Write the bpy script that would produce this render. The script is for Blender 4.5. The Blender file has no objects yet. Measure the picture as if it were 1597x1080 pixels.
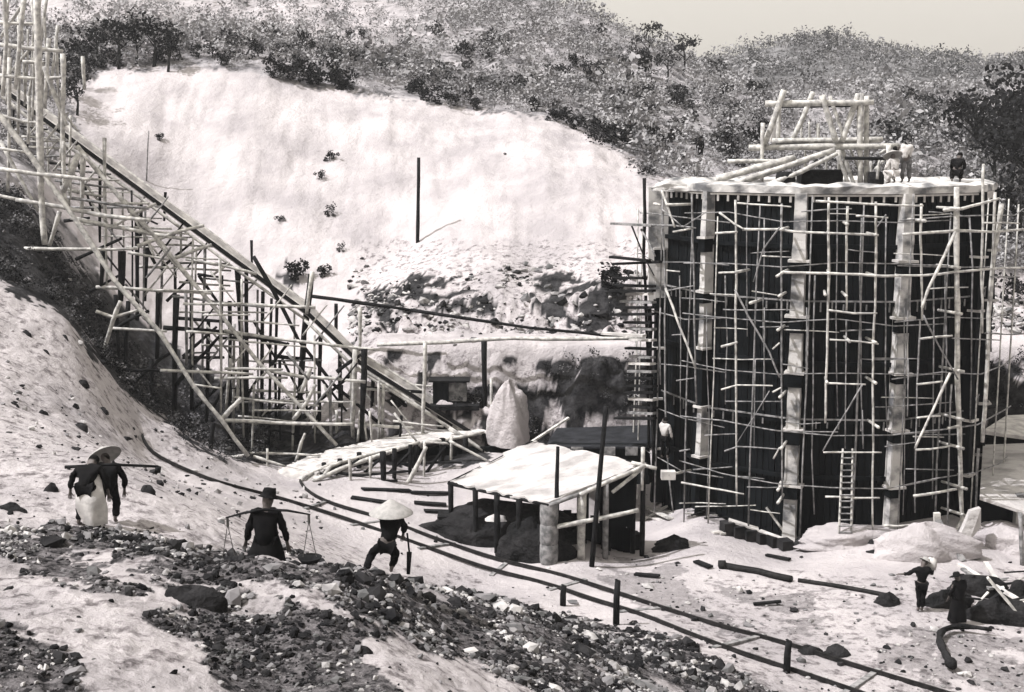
import bpy, math, random
import numpy as np
from mathutils import Vector, Matrix
random.seed(7); RNG = np.random.default_rng(7)
R = math.radians
scn = bpy.context.scene
COL = scn.collection
# ------------------------------------------------------------------ camera
CAMZ = 14.3; PITCH = R(9.13); F = 1928.0; W0, H0 = 1597.0, 1080.0
cd = bpy.data.cameras.new("camera"); cam = bpy.data.objects.new("camera", cd); COL.objects.link(cam)
cam.location = (0, 0, CAMZ); cam.rotation_euler = (R(90) - PITCH, 0, 0)
cd.sensor_width = 36; cd.lens = 36 * F / W0; cd.clip_start = .3; cd.clip_end = 2000
scn.camera = cam
# ------------------------------------------------------------------ sky, sun, exposure
SUN_EL, SUN_AZ = 56, 252          # azimuth clockwise from +Y: light comes from the left and a little behind the viewer
w = bpy.data.worlds.new("World"); scn.world = w; w.use_nodes = True
nt = w.node_tree; bg = nt.nodes["Background"]
sky = nt.nodes.new("ShaderNodeTexSky"); sky.sky_type = 'NISHITA'; sky.sun_disc = False
sky.sun_elevation = R(SUN_EL); sky.sun_rotation = R(SUN_AZ); sky.dust_density = 9; sky.air_density = 1.6
bw = nt.nodes.new("ShaderNodeRGBToBW"); mx = nt.nodes.new("ShaderNodeMix"); mx.data_type = 'RGBA'; mx.blend_type = 'MULTIPLY'
mx.inputs[0].default_value = 1; mx.inputs[7].default_value = (1.22, 1.19, 1.10, 1)
veil = nt.nodes.new("ShaderNodeMix"); veil.data_type = 'RGBA'; veil.inputs[0].default_value = .72; veil.inputs[7].default_value = (2.46, 2.29, 2.06, 1)   # thin white overcast
nt.links.new(sky.outputs[0], bw.inputs[0]); nt.links.new(bw.outputs[0], mx.inputs[6]); nt.links.new(mx.outputs[2], veil.inputs[6]); nt.links.new(veil.outputs[2], bg.inputs[0])
bg.inputs[1].default_value = .15
sd = bpy.data.lights.new("sun", 'SUN'); sun = bpy.data.objects.new("sun", sd); COL.objects.link(sun)
sd.energy = 2.75; sd.angle = R(.5); sd.color = (.985, .97, 1)
az = R(SUN_AZ); el = R(SUN_EL)
tosun = Vector((math.sin(az) * math.cos(el), math.cos(az) * math.cos(el), math.sin(el)))
sun.rotation_euler = tosun.to_track_quat('Z', 'Y').to_euler()
scn.view_settings.view_transform = 'Standard'; scn.view_settings.look = 'None'
scn.view_settings.exposure = 1.22; scn.view_settings.gamma = 1
scn.render.engine = 'CYCLES'; scn.cycles.max_bounces = 6; scn.cycles.transparent_max_bounces = 4
# ------------------------------------------------------------------ pixel <-> world
CP, SP = math.cos(PITCH), math.sin(PITCH)
def at(px, py, Y):
    a = (px - W0 / 2) / F; b = (H0 / 2 - py) / F
    dy = CP + b * SP; dz = -SP + b * CP
    s = Y / dy
    return Vector((a * s, Y, CAMZ + dz * s))
def atz(px, py, z):
    a = (px - W0 / 2) / F; b = (H0 / 2 - py) / F
    dy = CP + b * SP; dz = -SP + b * CP
    s = (z - CAMZ) / dz
    return Vector((a * s, dy * s, z))
def project(X, Y, Z):
    dz = Z - CAMZ
    dep = Y * CP - dz * SP; up = Y * SP + dz * CP
    return W0 / 2 + F * X / dep, H0 / 2 - F * up / dep
# ------------------------------------------------------------------ noise and terrain
_perm = np.random.default_rng(3).random((256, 256))
def vnoise(x, y):
    xi = np.floor(x).astype(int); yi = np.floor(y).astype(int); fx = x - xi; fy = y - yi
    fx = fx * fx * (3 - 2 * fx); fy = fy * fy * (3 - 2 * fy)
    g = lambda i, j: _perm[(i) & 255, (j) & 255]
    return (g(xi, yi) * (1 - fx) + g(xi + 1, yi) * fx) * (1 - fy) + (g(xi, yi + 1) * (1 - fx) + g(xi + 1, yi + 1) * fx) * fy
def fbm(x, y, o=4, gain=.5):
    s = 0; a = 1; t = 0
    for k in range(o):
        s = s + a * vnoise(x * 2 ** k + 17 * k, y * 2 ** k + 31 * k); t += a; a *= gain
    return s / t - .5
CPS = [(-400,1080,11),(0,1080,12),(400,1080,14),(800,1080,18),(1100,1080,27),(1300,1080,30.5),(1597,1080,31),(2000,1080,31),
 (-400,960,15),(0,960,15),(400,970,16.8),(700,980,22),(900,1000,27),(1050,1030,30),
 (-400,880,20),(0,862,20),(250,862,20.5),(410,870,20.4),(520,885,21.6),(620,907,22.6),(720,927,27),(800,942,30),(930,985,33),
 (0,800,24),(150,822,24),(250,790,27),(0,730,29),(150,720,31),(300,760,36),(345,757,42.5),(430,777,44.3),(540,811,44),(290,737,43.1),(240,712,44),(222,682,45.2),
 (460,748,49.5),(480,765,47.4),(520,788,45.7),(590,808,44.7),(640,825,44),
 (0,600,38),(0,680,32),(100,620,40),(200,690,42),
 (0,450,46),(100,505,46),(150,572,46),(200,627,46.5),(270,667,48),(330,702,50),(-400,450,46),(-400,700,30),(-400,300,56),
 (380,714,51.5),(520,699,53.5),(430,700,56),
 (0,400,50),(0,300,56),(70,390,56),(120,460,56),(155,530,55),(215,600,57),(270,640,58),(300,600,62),(300,500,70),(400,560,66),(400,450,74),(500,520,68),
 (200,480,66),(120,380,66),(60,300,66),(0,240,68),(120,200,85),(0,130,90),(-400,130,90),
 (300,300,84),(300,400,78),(300,200,90),(200,250,84),(250,112,97),(400,112,98),(600,420,76),(600,300,84),(600,220,90),(600,160,97),(450,135,97),
 (850,400,74),(850,300,80),(850,230,88),(850,192,94),(980,400,72),(980,300,80),(980,243,90),(1150,300,84),(1400,330,82),
 (1597,300,100),(1597,420,85),(1597,500,72),(1597,640,58),(2000,420,85),(2000,640,58),(2000,250,120),
 (600,532,60),(700,532,60),(800,529,60),(900,528,60),(1000,526,60),(1200,526,60),(1597,540,61),(700,618,57.4),(640,640,57),(700,682,54.5),(800,684,54.5),
 (900,600,58.6),(900,668,56.2),(1000,600,58.6),(820,590,58.6),(700,470,66),(900,450,67),(560,500,66),
 (0,0,200),(0,60,140),(-400,0,200),(200,60,150),(400,60,150),(400,0,190),(400,-150,270),(0,-150,270),(-400,-150,270),(700,-10,190),(700,90,130),(850,3,182),(850,100,128),(950,42,170),(950,120,125),
 (1060,98,155),(1060,170,120),(1120,135,150),(1120,215,108),(1300,200,118),(1300,150,150),(1450,150,160),(1597,200,130),(1597,135,165),(2000,135,165),(1450,250,100)]
WPS = []
def wp(px, Y, z): WPS.append(((px - W0 / 2) / F * Y * 1.03, Y, z))
wp(410, 21.5, 6.65); wp(300, 22, 6.7); wp(520, 22.7, 6.2)
for px_ in (700, 900, 1100, 1300, 1500, 1750):
    for Y_ in (37, 41, 46, 51, 55): wp(px_, Y_, 0 if Y_ < 50 or px_ > 860 else .35)
wp(1000, 57, .4); wp(1200, 57, .4); wp(1597, 57, .8); wp(-200, 8, 9); wp(800, 8, 8.5); wp(1800, 8, 5); wp(1800, 22, .8); wp(1400, 24, 1.2)
for px_, z_ in ((900, 30), (1100, 18), (1400, 16), (1700, 15)): wp(px_, 260, z_)
pts = [tuple(at(*c)) for c in CPS] + WPS
pts = np.array(pts)
def uv_of(X, Y): return np.stack([X / Y * 4.5, np.log(Y) * 1.6], -1)
_C = uv_of(pts[:, 0], pts[:, 1])
def _phi(d2): return .5 * d2 * np.log(d2 + 1e-9)
_n = len(pts); _K = _phi(((_C[:, None] - _C[None]) ** 2).sum(-1)) + np.eye(_n) * .0015
_P = np.hstack([np.ones((_n, 1)), _C]); _A = np.zeros((_n + 3, _n + 3)); _A[:_n, :_n] = _K; _A[:_n, _n:] = _P; _A[_n:, :_n] = _P.T
_W = np.linalg.solve(_A, np.concatenate([pts[:, 2], np.zeros(3)]))
def base_h(X, Y):
    X = np.atleast_1d(X).astype(float); Y = np.atleast_1d(Y).astype(float); out = np.empty(X.shape)
    fx, fy, fo = X.ravel(), Y.ravel(), out.ravel()
    for i in range(0, len(fx), 20000):
        q = uv_of(fx[i:i + 20000], fy[i:i + 20000])
        d = _phi(((q[:, None] - _C[None]) ** 2).sum(-1))
        fo[i:i + 20000] = d @ _W[:_n] + _W[_n] + q @ _W[_n + 1:]
    return fo.reshape(X.shape)
def sstep(a, b, x): t = np.clip((x - a) / (b - a), 0, 1); return t * t * (3 - 2 * t)
def height(X, Y):
    z = base_h(X, Y)
    wob = .5 * fbm(X * .22 + 3, Y * 0 + 7, 4); yc = 58.6 + wob - sstep(59, 56.5, Y) * 1.6 * np.abs(fbm(X * .42 + 3, Y * .45 + 7, 4, .6)) * 2 + .2
    side = sstep(-7.8, -6.2, X); hut = side * sstep(.5, -1.0, X)
    low = .5 + hut * 2.1 * sstep(55.0 + wob, 55.9 + wob, Y) * .95
    bench = low + (5.0 - low) * sstep(yc - 2.0, yc + .15, Y)
    wb = side * sstep(52.5, 55, Y) * sstep(66, 62.5, Y); z = z * (1 - wb) + bench * wb
    amp = .05 + .16 * sstep(34, 26, Y) + .5 * sstep(54, 64, Y) + 1.2 * sstep(95, 130, Y)
    leftup = sstep(-6, -14, X) * sstep(30, 38, Y); amp = amp + .35 * leftup * sstep(70, 50, Y)
    z = z + amp * fbm(X * .9 / (1 + Y / 60), Y * .9 / (1 + Y / 60), 5, .55) * 1.6
    z = z + .04 * fbm(X * 4, Y * 4, 3) * sstep(60, 30, Y)
    z = z + .55 * sstep(66, 74, Y) * sstep(104, 92, Y) * (np.abs(fbm(X * .22, Y * .05 + 3, 5, .6)) * 2 - .3)
    cliff = sstep(54, 57, Y) * sstep(72, 64, Y) * (1 - .93 * side * sstep(58.0, 58.7, Y) * sstep(62.6, 61.9, Y))
    z = z + .11 * sstep(36, 28, Y) * (np.abs(fbm(X * 1.9 + 4, Y * 1.9, 4, .65)) * 2)
    z = z + cliff * .9 * (np.abs(fbm(X * .8, Y * .8 + 9, 4, .6)) * 2 - .3)
    return z
def hz(x, y): return float(height(np.array([x]), np.array([y]))[0])
def gp(px, py, y0=9, y1=250):
    """where the line of sight through a pixel meets the ground"""
    Y = np.exp(np.linspace(math.log(y0), math.log(y1), 900))
    a = (px - W0 / 2) / F; b = (H0 / 2 - py) / F
    dy = CP + b * SP; dz = -SP + b * CP
    s = Y / dy; X = a * s; Z = CAMZ + dz * s
    d = Z - height(X, Y); i = np.where(d < 0)[0]
    if len(i) == 0: return at(px, py, y1)
    i = i[0]
    if i == 0: return Vector((X[0], Y[0], Z[0]))
    t = d[i - 1] / (d[i - 1] - d[i]); y = Y[i - 1] + t * (Y[i] - Y[i - 1])
    v = at(px, py, y); v.z = hz(v.x, v.y); return v
# ------------------------------------------------------------------ materials
ALB = .78
def mat(name, col, col2=None, scale=3.0, rough=.85, bump=.3, bscale=None, contrast=(.38, .62), det=6, dist=.05, stretch=None):
    m = bpy.data.materials.new(name); m.use_nodes = True; t = m.node_tree; b = t.nodes["Principled BSDF"]
    b.inputs["Roughness"].default_value = rough; b.inputs["Specular IOR Level"].default_value = .25 if max(col) > .08 else .06
    tc = t.nodes.new("ShaderNodeTexCoord"); mp = t.nodes.new("ShaderNodeMapping")
    if stretch: mp.inputs["Scale"].default_value = stretch
    geo = t.nodes.new("ShaderNodeNewGeometry")
    t.links.new(geo.outputs["Position"], mp.inputs[0])
    n = t.nodes.new("ShaderNodeTexNoise"); n.inputs["Scale"].default_value = scale; n.inputs["Detail"].default_value = det
    t.links.new(mp.outputs[0], n.inputs[0])
    r = t.nodes.new("ShaderNodeValToRGB"); r.color_ramp.elements[0].position, r.color_ramp.elements[1].position = contrast
    c2 = col2 or tuple(c * .6 for c in col); A_ = ALB if max(col) > .08 else ALB * .55; col = tuple(c * A_ for c in col); c2 = tuple(c * A_ for c in c2)
    r.color_ramp.elements[0].color = (*c2, 1); r.color_ramp.elements[1].color = (*col, 1)
    t.links.new(n.outputs[0], r.inputs[0]); t.links.new(r.outputs[0], b.inputs["Base Color"])
    n2 = t.nodes.new("ShaderNodeTexNoise"); n2.inputs["Scale"].default_value = bscale or scale * 4; n2.inputs["Detail"].default_value = 6
    t.links.new(mp.outputs[0], n2.inputs[0])
    bp = t.nodes.new("ShaderNodeBump"); bp.inputs["Strength"].default_value = bump; bp.inputs["Distance"].default_value = dist
    t.links.new(n2.outputs[0], bp.inputs["Height"]); t.links.new(bp.outputs[0], b.inputs["Normal"])
    return m
M = dict(
 pale_wood=mat("peeled_pole", (.62, .60, .56), (.30, .29, .28), 5, bump=.2),
 grey_wood=mat("weathered_wood", (.30, .29, .29), (.12, .12, .12), 5, bump=.3),
 dark_wood=mat("dark_timber", (.035, .035, .037), (.015, .015, .016), 4, bump=.3),
 board=mat("dark_boarding_and_shade", (.014, .017, .020), (.009, .011, .013), 1.2, bump=.25, stretch=(3, 3, .3)),  # near-black boards; also paints shade on the ribs and in the shelter
 concrete=mat("raw_concrete", (.58, .56, .54), (.13, .13, .135), 1.3, bump=.3, contrast=(.36, .56), stretch=(1, 1, 1.4)),
 pale_board=mat("pale_planking", (.66, .63, .60), (.40, .38, .37), 2.5, bump=.3),
 roofing=mat("bleached_roof_matting", (.50, .475, .465), (.30, .285, .28), .9, bump=1.0, dist=.10, contrast=(.34,.56), stretch=(1, 2.2, 1)),
 pale_earth=mat("pale_earth", (.52, .49, .485), (.36, .34, .34), .9, bump=.6, dist=.15),
 dark_earth=mat("dark_soil", (.05, .048, .05), (.02, .02, .021), 1.5, bump=.8, dist=.15),
 stone_pale=mat("pale_stone", (.50, .48, .47), (.22, .21, .21), 2, bump=.4),
 stone_dark=mat("dark_stone", (.055, .053, .055), (.018, .018, .02), 2, bump=.5),
 stone_mid=mat("grey_stone", (.20, .19, .195), (.09, .09, .09), 2, bump=.4),
 leaf_dark=mat("dark_foliage", (.040, .040, .043), (.012, .012, .013), .8, bump=.1),
 leaf_mid=mat("grey_foliage", (.17, .165, .17), (.06, .06, .062), .35, bump=.1),
 leaf_pale=mat("pale_foliage", (.38, .37, .375), (.2, .195, .2), .2, bump=.1),
 bark=mat("bark", (.05, .05, .05), None, 5),
 iron=mat("rusty_rail", (.045, .042, .042), (.02, .02, .02), 6, rough=.6),
 dark_cloth=mat("dark_cloth", (.018, .017, .018), (.009, .009, .01), 6, bump=.3, dist=.02),
 grey_cloth=mat("grey_cloth", (.16, .155, .16), (.07, .07, .07), 5, bump=.3, dist=.02),
 pale_cloth=mat("pale_cloth", (.62, .59, .57), (.42, .40, .39), 4, bump=.4, dist=.03),
 straw=mat("straw_hat", (.38, .365, .35), (.3, .29, .28), 12, bump=.4, dist=.01),
 skin=mat("skin", (.12, .10, .095), (.08, .07, .065), 6, rough=.6, bump=.1),
 hair=mat("black_hair", (.015, .014, .014), None, 20),
 rope=mat("rope", (.10, .095, .09), None, 20),
)
def terrain_material():
    m = bpy.data.materials.new("earth_and_gravel"); m.use_nodes = True; t = m.node_tree; b = t.nodes["Principled BSDF"]
    b.inputs["Roughness"].default_value = .95; b.inputs["Specular IOR Level"].default_value = .1
    geo = t.nodes.new("ShaderNodeNewGeometry")
    def noise(s, d=6, r=.55):
        n = t.nodes.new("ShaderNodeTexNoise"); n.inputs["Scale"].default_value = s; n.inputs["Detail"].default_value = d; n.inputs["Roughness"].default_value = r
        t.links.new(geo.outputs["Position"], n.inputs[0]); return n.outputs[0]
    def ramp(f, a, c0, e, c1):
        r = t.nodes.new("ShaderNodeValToRGB"); r.color_ramp.elements[0].position = a; r.color_ramp.elements[1].position = e
        r.color_ramp.elements[0].color = (*c0, 1); r.color_ramp.elements[1].color = (*c1, 1); t.links.new(f, r.inputs[0]); return r.outputs[0]
    def attr(n):
        a = t.nodes.new("ShaderNodeAttribute"); a.attribute_name = n; return a.outputs["Fac"]
    def mixc(f, A, B, mode='MIX'):
        x = t.nodes.new("ShaderNodeMix"); x.data_type = 'RGBA'; x.blend_type = mode
        if isinstance(f, float): x.inputs[0].default_value = f
        else: t.links.new(f, x.inputs[0])
        t.links.new(A, x.inputs[6]); t.links.new(B, x.inputs[7]); return x.outputs[2]
    def math_(op, a, b_):
        x = t.nodes.new("ShaderNodeMath"); x.operation = op; x.use_clamp = True
        for i, v in enumerate((a, b_)):
            if isinstance(v, (int, float)): x.inputs[i].default_value = v
            else: t.links.new(v, x.inputs[i])
        return x.outputs[0]
    pale = ramp(noise(.22, 8, .62), .36, (.30, .278, .284), .60, (.43, .398, .400))
    spots = ramp(noise(2.6, 8, .7), .36, (.30, .285, .29), .50, (1, 1, 1))
    dirt = mixc(attr("rough"), pale, mixc(1.0, pale, spots, 'MULTIPLY'))
    gravel = ramp(noise(5.0, 8, .75), .42, (.010, .0095, .0105), .66, (.19, .176, .181))
    g = math_('ADD', attr("gravel"), math_('MULTIPLY', math_('SUBTRACT', noise(.9, 5), .5), 0.0))
    c = mixc(g, dirt, gravel)
    scrub = ramp(noise(.5, 8, .7), .38, (.075, .072, .076), .62, (.34, .322, .330))
    c = mixc(attr("scrub"), c, scrub)
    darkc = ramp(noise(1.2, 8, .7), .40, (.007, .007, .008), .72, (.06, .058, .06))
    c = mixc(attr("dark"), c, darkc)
    t.links.new(c, b.inputs["Base Color"])
    bp = t.nodes.new("ShaderNodeBump"); bp.inputs["Strength"].default_value = .9; bp.inputs["Distance"].default_value = .22
    t.links.new(noise(2.2, 9, .7), bp.inputs["Height"])
    bp2 = t.nodes.new("ShaderNodeBump"); bp2.inputs["Strength"].default_value = .5; bp2.inputs["Distance"].default_value = .05
    t.links.new(noise(11, 6, .7), bp2.inputs["Height"]); t.links.new(bp.outputs[0], bp2.inputs["Normal"])
    t.links.new(bp2.outputs[0], b.inputs["Normal"])
    return m
M['terrain'] = terrain_material()
# ------------------------------------------------------------------ mesh helpers
class MB:
    def __init__(s): s.v = []; s.f = []; s.m = []
    def add(s, v, f, mi=0):
        o = len(s.v); s.v += [tuple(p) for p in v]; s.f += [tuple(i + o for i in q) for q in f]; s.m += [mi] * len(f)
    def tube(s, pts, rad, n=7, mi=0, cap=True):
        pts = [Vector(p) for p in pts]
        if not hasattr(rad, '__len__'): rad = [rad] * len(pts)
        V = []; Fc = []
        up = Vector((0, 0, 1)) if abs((pts[-1] - pts[0]).normalized().z) < .9 else Vector((1, 0, 0))
        for i, p in enumerate(pts):
            d = (pts[min(i + 1, len(pts) - 1)] - pts[max(i - 1, 0)]).normalized()
            a = d.cross(up).normalized(); b = a.cross(d)
            for k in range(n):
                t = 2 * math.pi * k / n; V.append(p + (a * math.cos(t) + b * math.sin(t)) * rad[i])
        for i in range(len(pts) - 1):
            for k in range(n):
                Fc.append((i * n + k, i * n + (k + 1) % n, (i + 1) * n + (k + 1) % n, (i + 1) * n + k))
        if cap: Fc.append(tuple(range(n))[::-1]); Fc.append(tuple(range((len(pts) - 1) * n, len(pts) * n)))
        s.add(V, Fc, mi)
    def box(s, c, size, rz=0, mi=0, mx_=None):
        hx, hy, hz_ = [q / 2 for q in size]
        V = [Vector((x, y, z)) for z in (-hz_, hz_) for y in (-hy, hy) for x in (-hx, hx)]
        m_ = mx_ or (Matrix.Translation(c) @ Matrix.Rotation(rz, 4, 'Z'))
        s.add([m_ @ v for v in V], [(0, 2, 3, 1), (4, 5, 7, 6), (0, 1, 5, 4), (2, 6, 7, 3), (0, 4, 6, 2), (1, 3, 7, 5)], mi)
    def beam(s, p, q, wd, ht, mi=0):
        p = Vector(p); q = Vector(q); d = (q - p); L = d.length; d.normalize()
        up = Vector((0, 0, 1)) if abs(d.z) < .95 else Vector((0, 1, 0))
        a = d.cross(up).normalized() * wd / 2; b = a.cross(d).normalized() * ht / 2
        V = [e + sa * a + sb * b for e in (p, q) for sa, sb in ((-1, -1), (1, -1), (1, 1), (-1, 1))]
        s.add(V, [(0, 1, 2, 3), (7, 6, 5, 4), (0, 4, 5, 1), (1, 5, 6, 2), (2, 6, 7, 3), (3, 7, 4, 0)], mi)
    def lathe(s, prof, n=20, mi=0, c=(0, 0, 0), jit=0):
        V = []; Fc = []
        for r_, z in prof:
            for k in range(n):
                t = 2 * math.pi * k / n; rr = r_ * (1 + jit * random.uniform(-1, 1))
                V.append((c[0] + rr * math.cos(t), c[1] + rr * math.sin(t), c[2] + z))
        for i in range(len(prof) - 1):
            for k in range(n): Fc.append((i * n + k, i * n + (k + 1) % n, (i + 1) * n + (k + 1) % n, (i + 1) * n + k))
        s.add(V, Fc, mi)
    def build(s, name, mats, parent=None, smooth=False):
        me = bpy.data.meshes.new(name); me.from_pydata(s.v, [], s.f)
        for m_ in (mats if isinstance(mats, (list, tuple)) else [mats]): me.materials.append(m_)
        if any(s.m): me.polygons.foreach_set("material_index", s.m)
        if smooth: me.polygons.foreach_set("use_smooth", [True] * len(s.f))
        me.polygons.foreach_set("use_smooth", [smooth] * len(s.f)); me.update(); return link(name, me, parent)
def link(name, me, parent=None):
    o = bpy.data.objects.new(name, me); COL.objects.link(o)
    if parent:
        o.parent = parent
        o.matrix_parent_inverse = PINV.get(parent.name, Matrix())
    return o
PINV = {}
def tag(o, label=None, cat=None, group=None, kind=None):
    if label: o["label"] = label
    if cat: o["category"] = cat
    if group: o["group"] = group
    if kind: o["kind"] = kind
    return o
def thing(name, loc, label, cat, group=None, local=False, rz=0):
    """Empty at the base; unless local, its parts are given in world coordinates"""
    o = bpy.data.objects.new(name, None); COL.objects.link(o); o.location = loc; o.rotation_euler = (0, 0, rz); o.empty_display_size = .2
    if not local: PINV[o.name] = (Matrix.Translation(loc) @ Matrix.Rotation(rz, 4, 'Z')).inverted()
    return tag(o, label, cat, group)
def bow(p, q, n=5, k=.006):
    p = Vector(p); q = Vector(q); L = (q - p).length
    out = []; off = Vector((random.uniform(-1, 1), random.uniform(-1, 1), random.uniform(-1, 1))) * L * k; ph = random.uniform(0, 6)
    for i in range(n):
        t = i / (n - 1); out.append(p.lerp(q, t) + off * math.sin(math.pi * t) + off * .5 * math.sin(ph + 9 * t) * (0 if i in (0, n - 1) else 1))
    return out
def pole(name, P, r, m_, parent=None, taper=.85, n=7, k=.006):
    """one round pole through the given points"""
    q = []
    for i in range(len(P) - 1):
        b = bow(P[i], P[i + 1], 5, k); q += b if i == 0 else b[1:]
    L = len(q); mb = MB(); mb.tube(q, [r * (1 - (1 - taper) * i / (L - 1)) * random.uniform(.88, 1.12) for i in range(L)], n)
    return mb.build(name, m_, parent, True)
# ------------------------------------------------------------------ the ground
def in_poly(px, py, poly):
    c = np.zeros(px.shape, bool); n = len(poly); j = n - 1
    for i in range(n):
        xi, yi = poly[i]; xj, yj = poly[j]
        with np.errstate(divide='ignore', invalid='ignore'):
            t = ((yi > py) != (yj > py)) & (px < (xj - xi) * (py - yi) / (yj - yi + 1e-12) + xi)
        c ^= t; j = i
    return c
GRAVEL = [[(-500,825),(0,822),(120,828),(250,845),(420,868),(620,903),(760,925),(870,950),(960,980),(1060,1010),(1200,1078),(1300,1150),(1000,1300),(850,1090),(640,1000),(430,905),(300,900),(150,880),(-500,860)],
 [(-500,850),(0,850),(160,900),(330,950),(440,985),(560,1010),(640,1100),(900,1400),(420,1400),(330,1000),(160,925),(0,885),(-500,870)],
 [(250,900),(430,930),(600,985),(560,1010),(440,985),(330,950)],
 [(-500,960),(0,965),(120,1020),(190,1100),(300,1400),(-500,1400)]]
GRAV2 = [[(930,865),(1060,878),(1100,960),(1180,975),(1300,955),(1240,1000),(1100,975),(960,935)], [(1290,1000),(1400,965),(1597,1000),(1800,1100),(1500,1150),(1420,1050),(1300,1015)], [(1100,905),(1230,925),(1330,930),(1250,950),(1150,940)]]
ROUGH = [[(-500,640),(0,690),(200,760),(500,840),(900,960),(1200,1090),(1200,1400),(-500,1400)], [(0,440),(330,690),(250,760),(-500,760),(-500,440)],
 [(1150,900),(1700,880),(1700,1200),(1200,1200),(1000,1000)], [(560,380),(1010,380),(1010,680),(560,680)], [(1500,380),(1800,380),(1800,800),(1530,800)]]
SCRUB = [[(-900,-900),(2500,-900),(2500,560),(1540,420),(1500,300),(1010,280),(985,240),(905,205),(850,185),(650,160),(530,140),(450,128),(390,112),(250,104),(170,110),(110,140),(120,210),(60,300),(160,420),(150,560),(0,440),(-900,440)]]
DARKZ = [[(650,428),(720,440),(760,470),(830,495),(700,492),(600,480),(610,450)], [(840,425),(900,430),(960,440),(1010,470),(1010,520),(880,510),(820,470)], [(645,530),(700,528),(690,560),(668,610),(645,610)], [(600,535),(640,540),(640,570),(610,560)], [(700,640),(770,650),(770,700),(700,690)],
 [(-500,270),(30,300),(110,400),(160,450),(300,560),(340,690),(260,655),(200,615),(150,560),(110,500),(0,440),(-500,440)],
 [(190,540),(300,560),(440,640),(560,660),(760,640),(760,720),(440,735),(360,715),(300,690),(240,640)],  # shadowed gully behind the trestle, its shade put into the ground colour
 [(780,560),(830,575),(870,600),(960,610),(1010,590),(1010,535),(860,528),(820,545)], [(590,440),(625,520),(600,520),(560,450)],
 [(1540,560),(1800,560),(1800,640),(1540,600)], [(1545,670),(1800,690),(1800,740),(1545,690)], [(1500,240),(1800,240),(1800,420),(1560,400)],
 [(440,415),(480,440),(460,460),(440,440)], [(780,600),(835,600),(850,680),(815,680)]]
def masks(X, Y, Z):
    px, py = project(X, Y, Z)
    k = np.clip(30 / Y, .25, 1.6)
    px = px + 60 * k * fbm(X * .7, Y * .7, 4) + 30 * fbm(X * 3, Y * 3, 3); py = py + 60 * k * fbm(X * .7 + 50, Y * .7, 4) + 22 * fbm(X * 3 + 9, Y * 3, 3)
    def u(L):
        c = np.zeros(px.shape, bool)
        for p in L: c |= in_poly(px, py, p)
        return c.astype(float)
    side = (X > -6.8) & (Y < 60)
    brk = (fbm(X * 1.3 + 9, Y * 1.3, 4) > -.06); gbrk = np.where(fbm(X * .55 + 30, Y * .55, 4) > -.19, 1., .3)
    g = u(GRAVEL) * (Y < 36) * gbrk; g2 = u(GRAV2) * (Y > 29) * (fbm(X * .9 + 30, Y * .9, 4) > -.08) * .5; g = np.maximum(g, g2)
    r = u(ROUGH)
    s = u(SCRUB) * (Y > 47) * (1 - .6 * sstep(800, 500, px) * sstep(100, 40, py))
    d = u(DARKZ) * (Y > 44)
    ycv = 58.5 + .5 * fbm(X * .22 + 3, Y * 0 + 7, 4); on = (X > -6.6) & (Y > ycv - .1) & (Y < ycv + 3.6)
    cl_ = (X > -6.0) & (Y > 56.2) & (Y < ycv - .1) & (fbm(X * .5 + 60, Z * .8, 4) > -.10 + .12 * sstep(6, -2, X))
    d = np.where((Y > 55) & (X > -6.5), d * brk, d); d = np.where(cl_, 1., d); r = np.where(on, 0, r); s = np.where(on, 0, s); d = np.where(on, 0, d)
    return g, r, s, d
def sheet(name, Y0, Y1, nv, nu=620, U=.60):
    us = np.linspace(-U, U, nu); vs = np.linspace(math.log(Y0), math.log(Y1), nv)
    Yg = np.exp(vs)[:, None] * np.ones(nu)[None]; Xg = us[None] * Yg
    Zg = height(Xg, Yg)
    v = np.stack([Xg, Yg, Zg], -1).reshape(-1, 3)
    i = np.arange(nv * nu).reshape(nv, nu)
    f = np.stack([i[:-1, :-1], i[:-1, 1:], i[1:, 1:], i[1:, :-1]], -1).reshape(-1, 4)
    me = bpy.data.meshes.new(name)
    me.vertices.add(len(v)); me.vertices.foreach_set("co", v.ravel())
    me.loops.add(f.size); me.loops.foreach_set("vertex_index", f.ravel().astype(np.int32))
    me.polygons.add(len(f)); me.polygons.foreach_set("loop_start", np.arange(0, f.size, 4, dtype=np.int32)); me.polygons.foreach_set("loop_total", np.full(len(f), 4, np.int32))
    me.polygons.foreach_set("use_smooth", np.ones(len(f), bool))
    me.update(calc_edges=True); me.validate()
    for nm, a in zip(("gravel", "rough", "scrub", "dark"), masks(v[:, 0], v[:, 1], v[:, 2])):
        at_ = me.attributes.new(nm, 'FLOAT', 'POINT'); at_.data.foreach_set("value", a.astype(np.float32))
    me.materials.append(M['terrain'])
    o = link(name, me); o["kind"] = "structure"; return o
YS = [6.5, 34, 64, 290]
sheet('gravel_bank', YS[0], YS[1], 330); sheet('site_ground', YS[1], YS[2], 380); sheet('quarry_hillside', YS[2], YS[3], 260)
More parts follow.
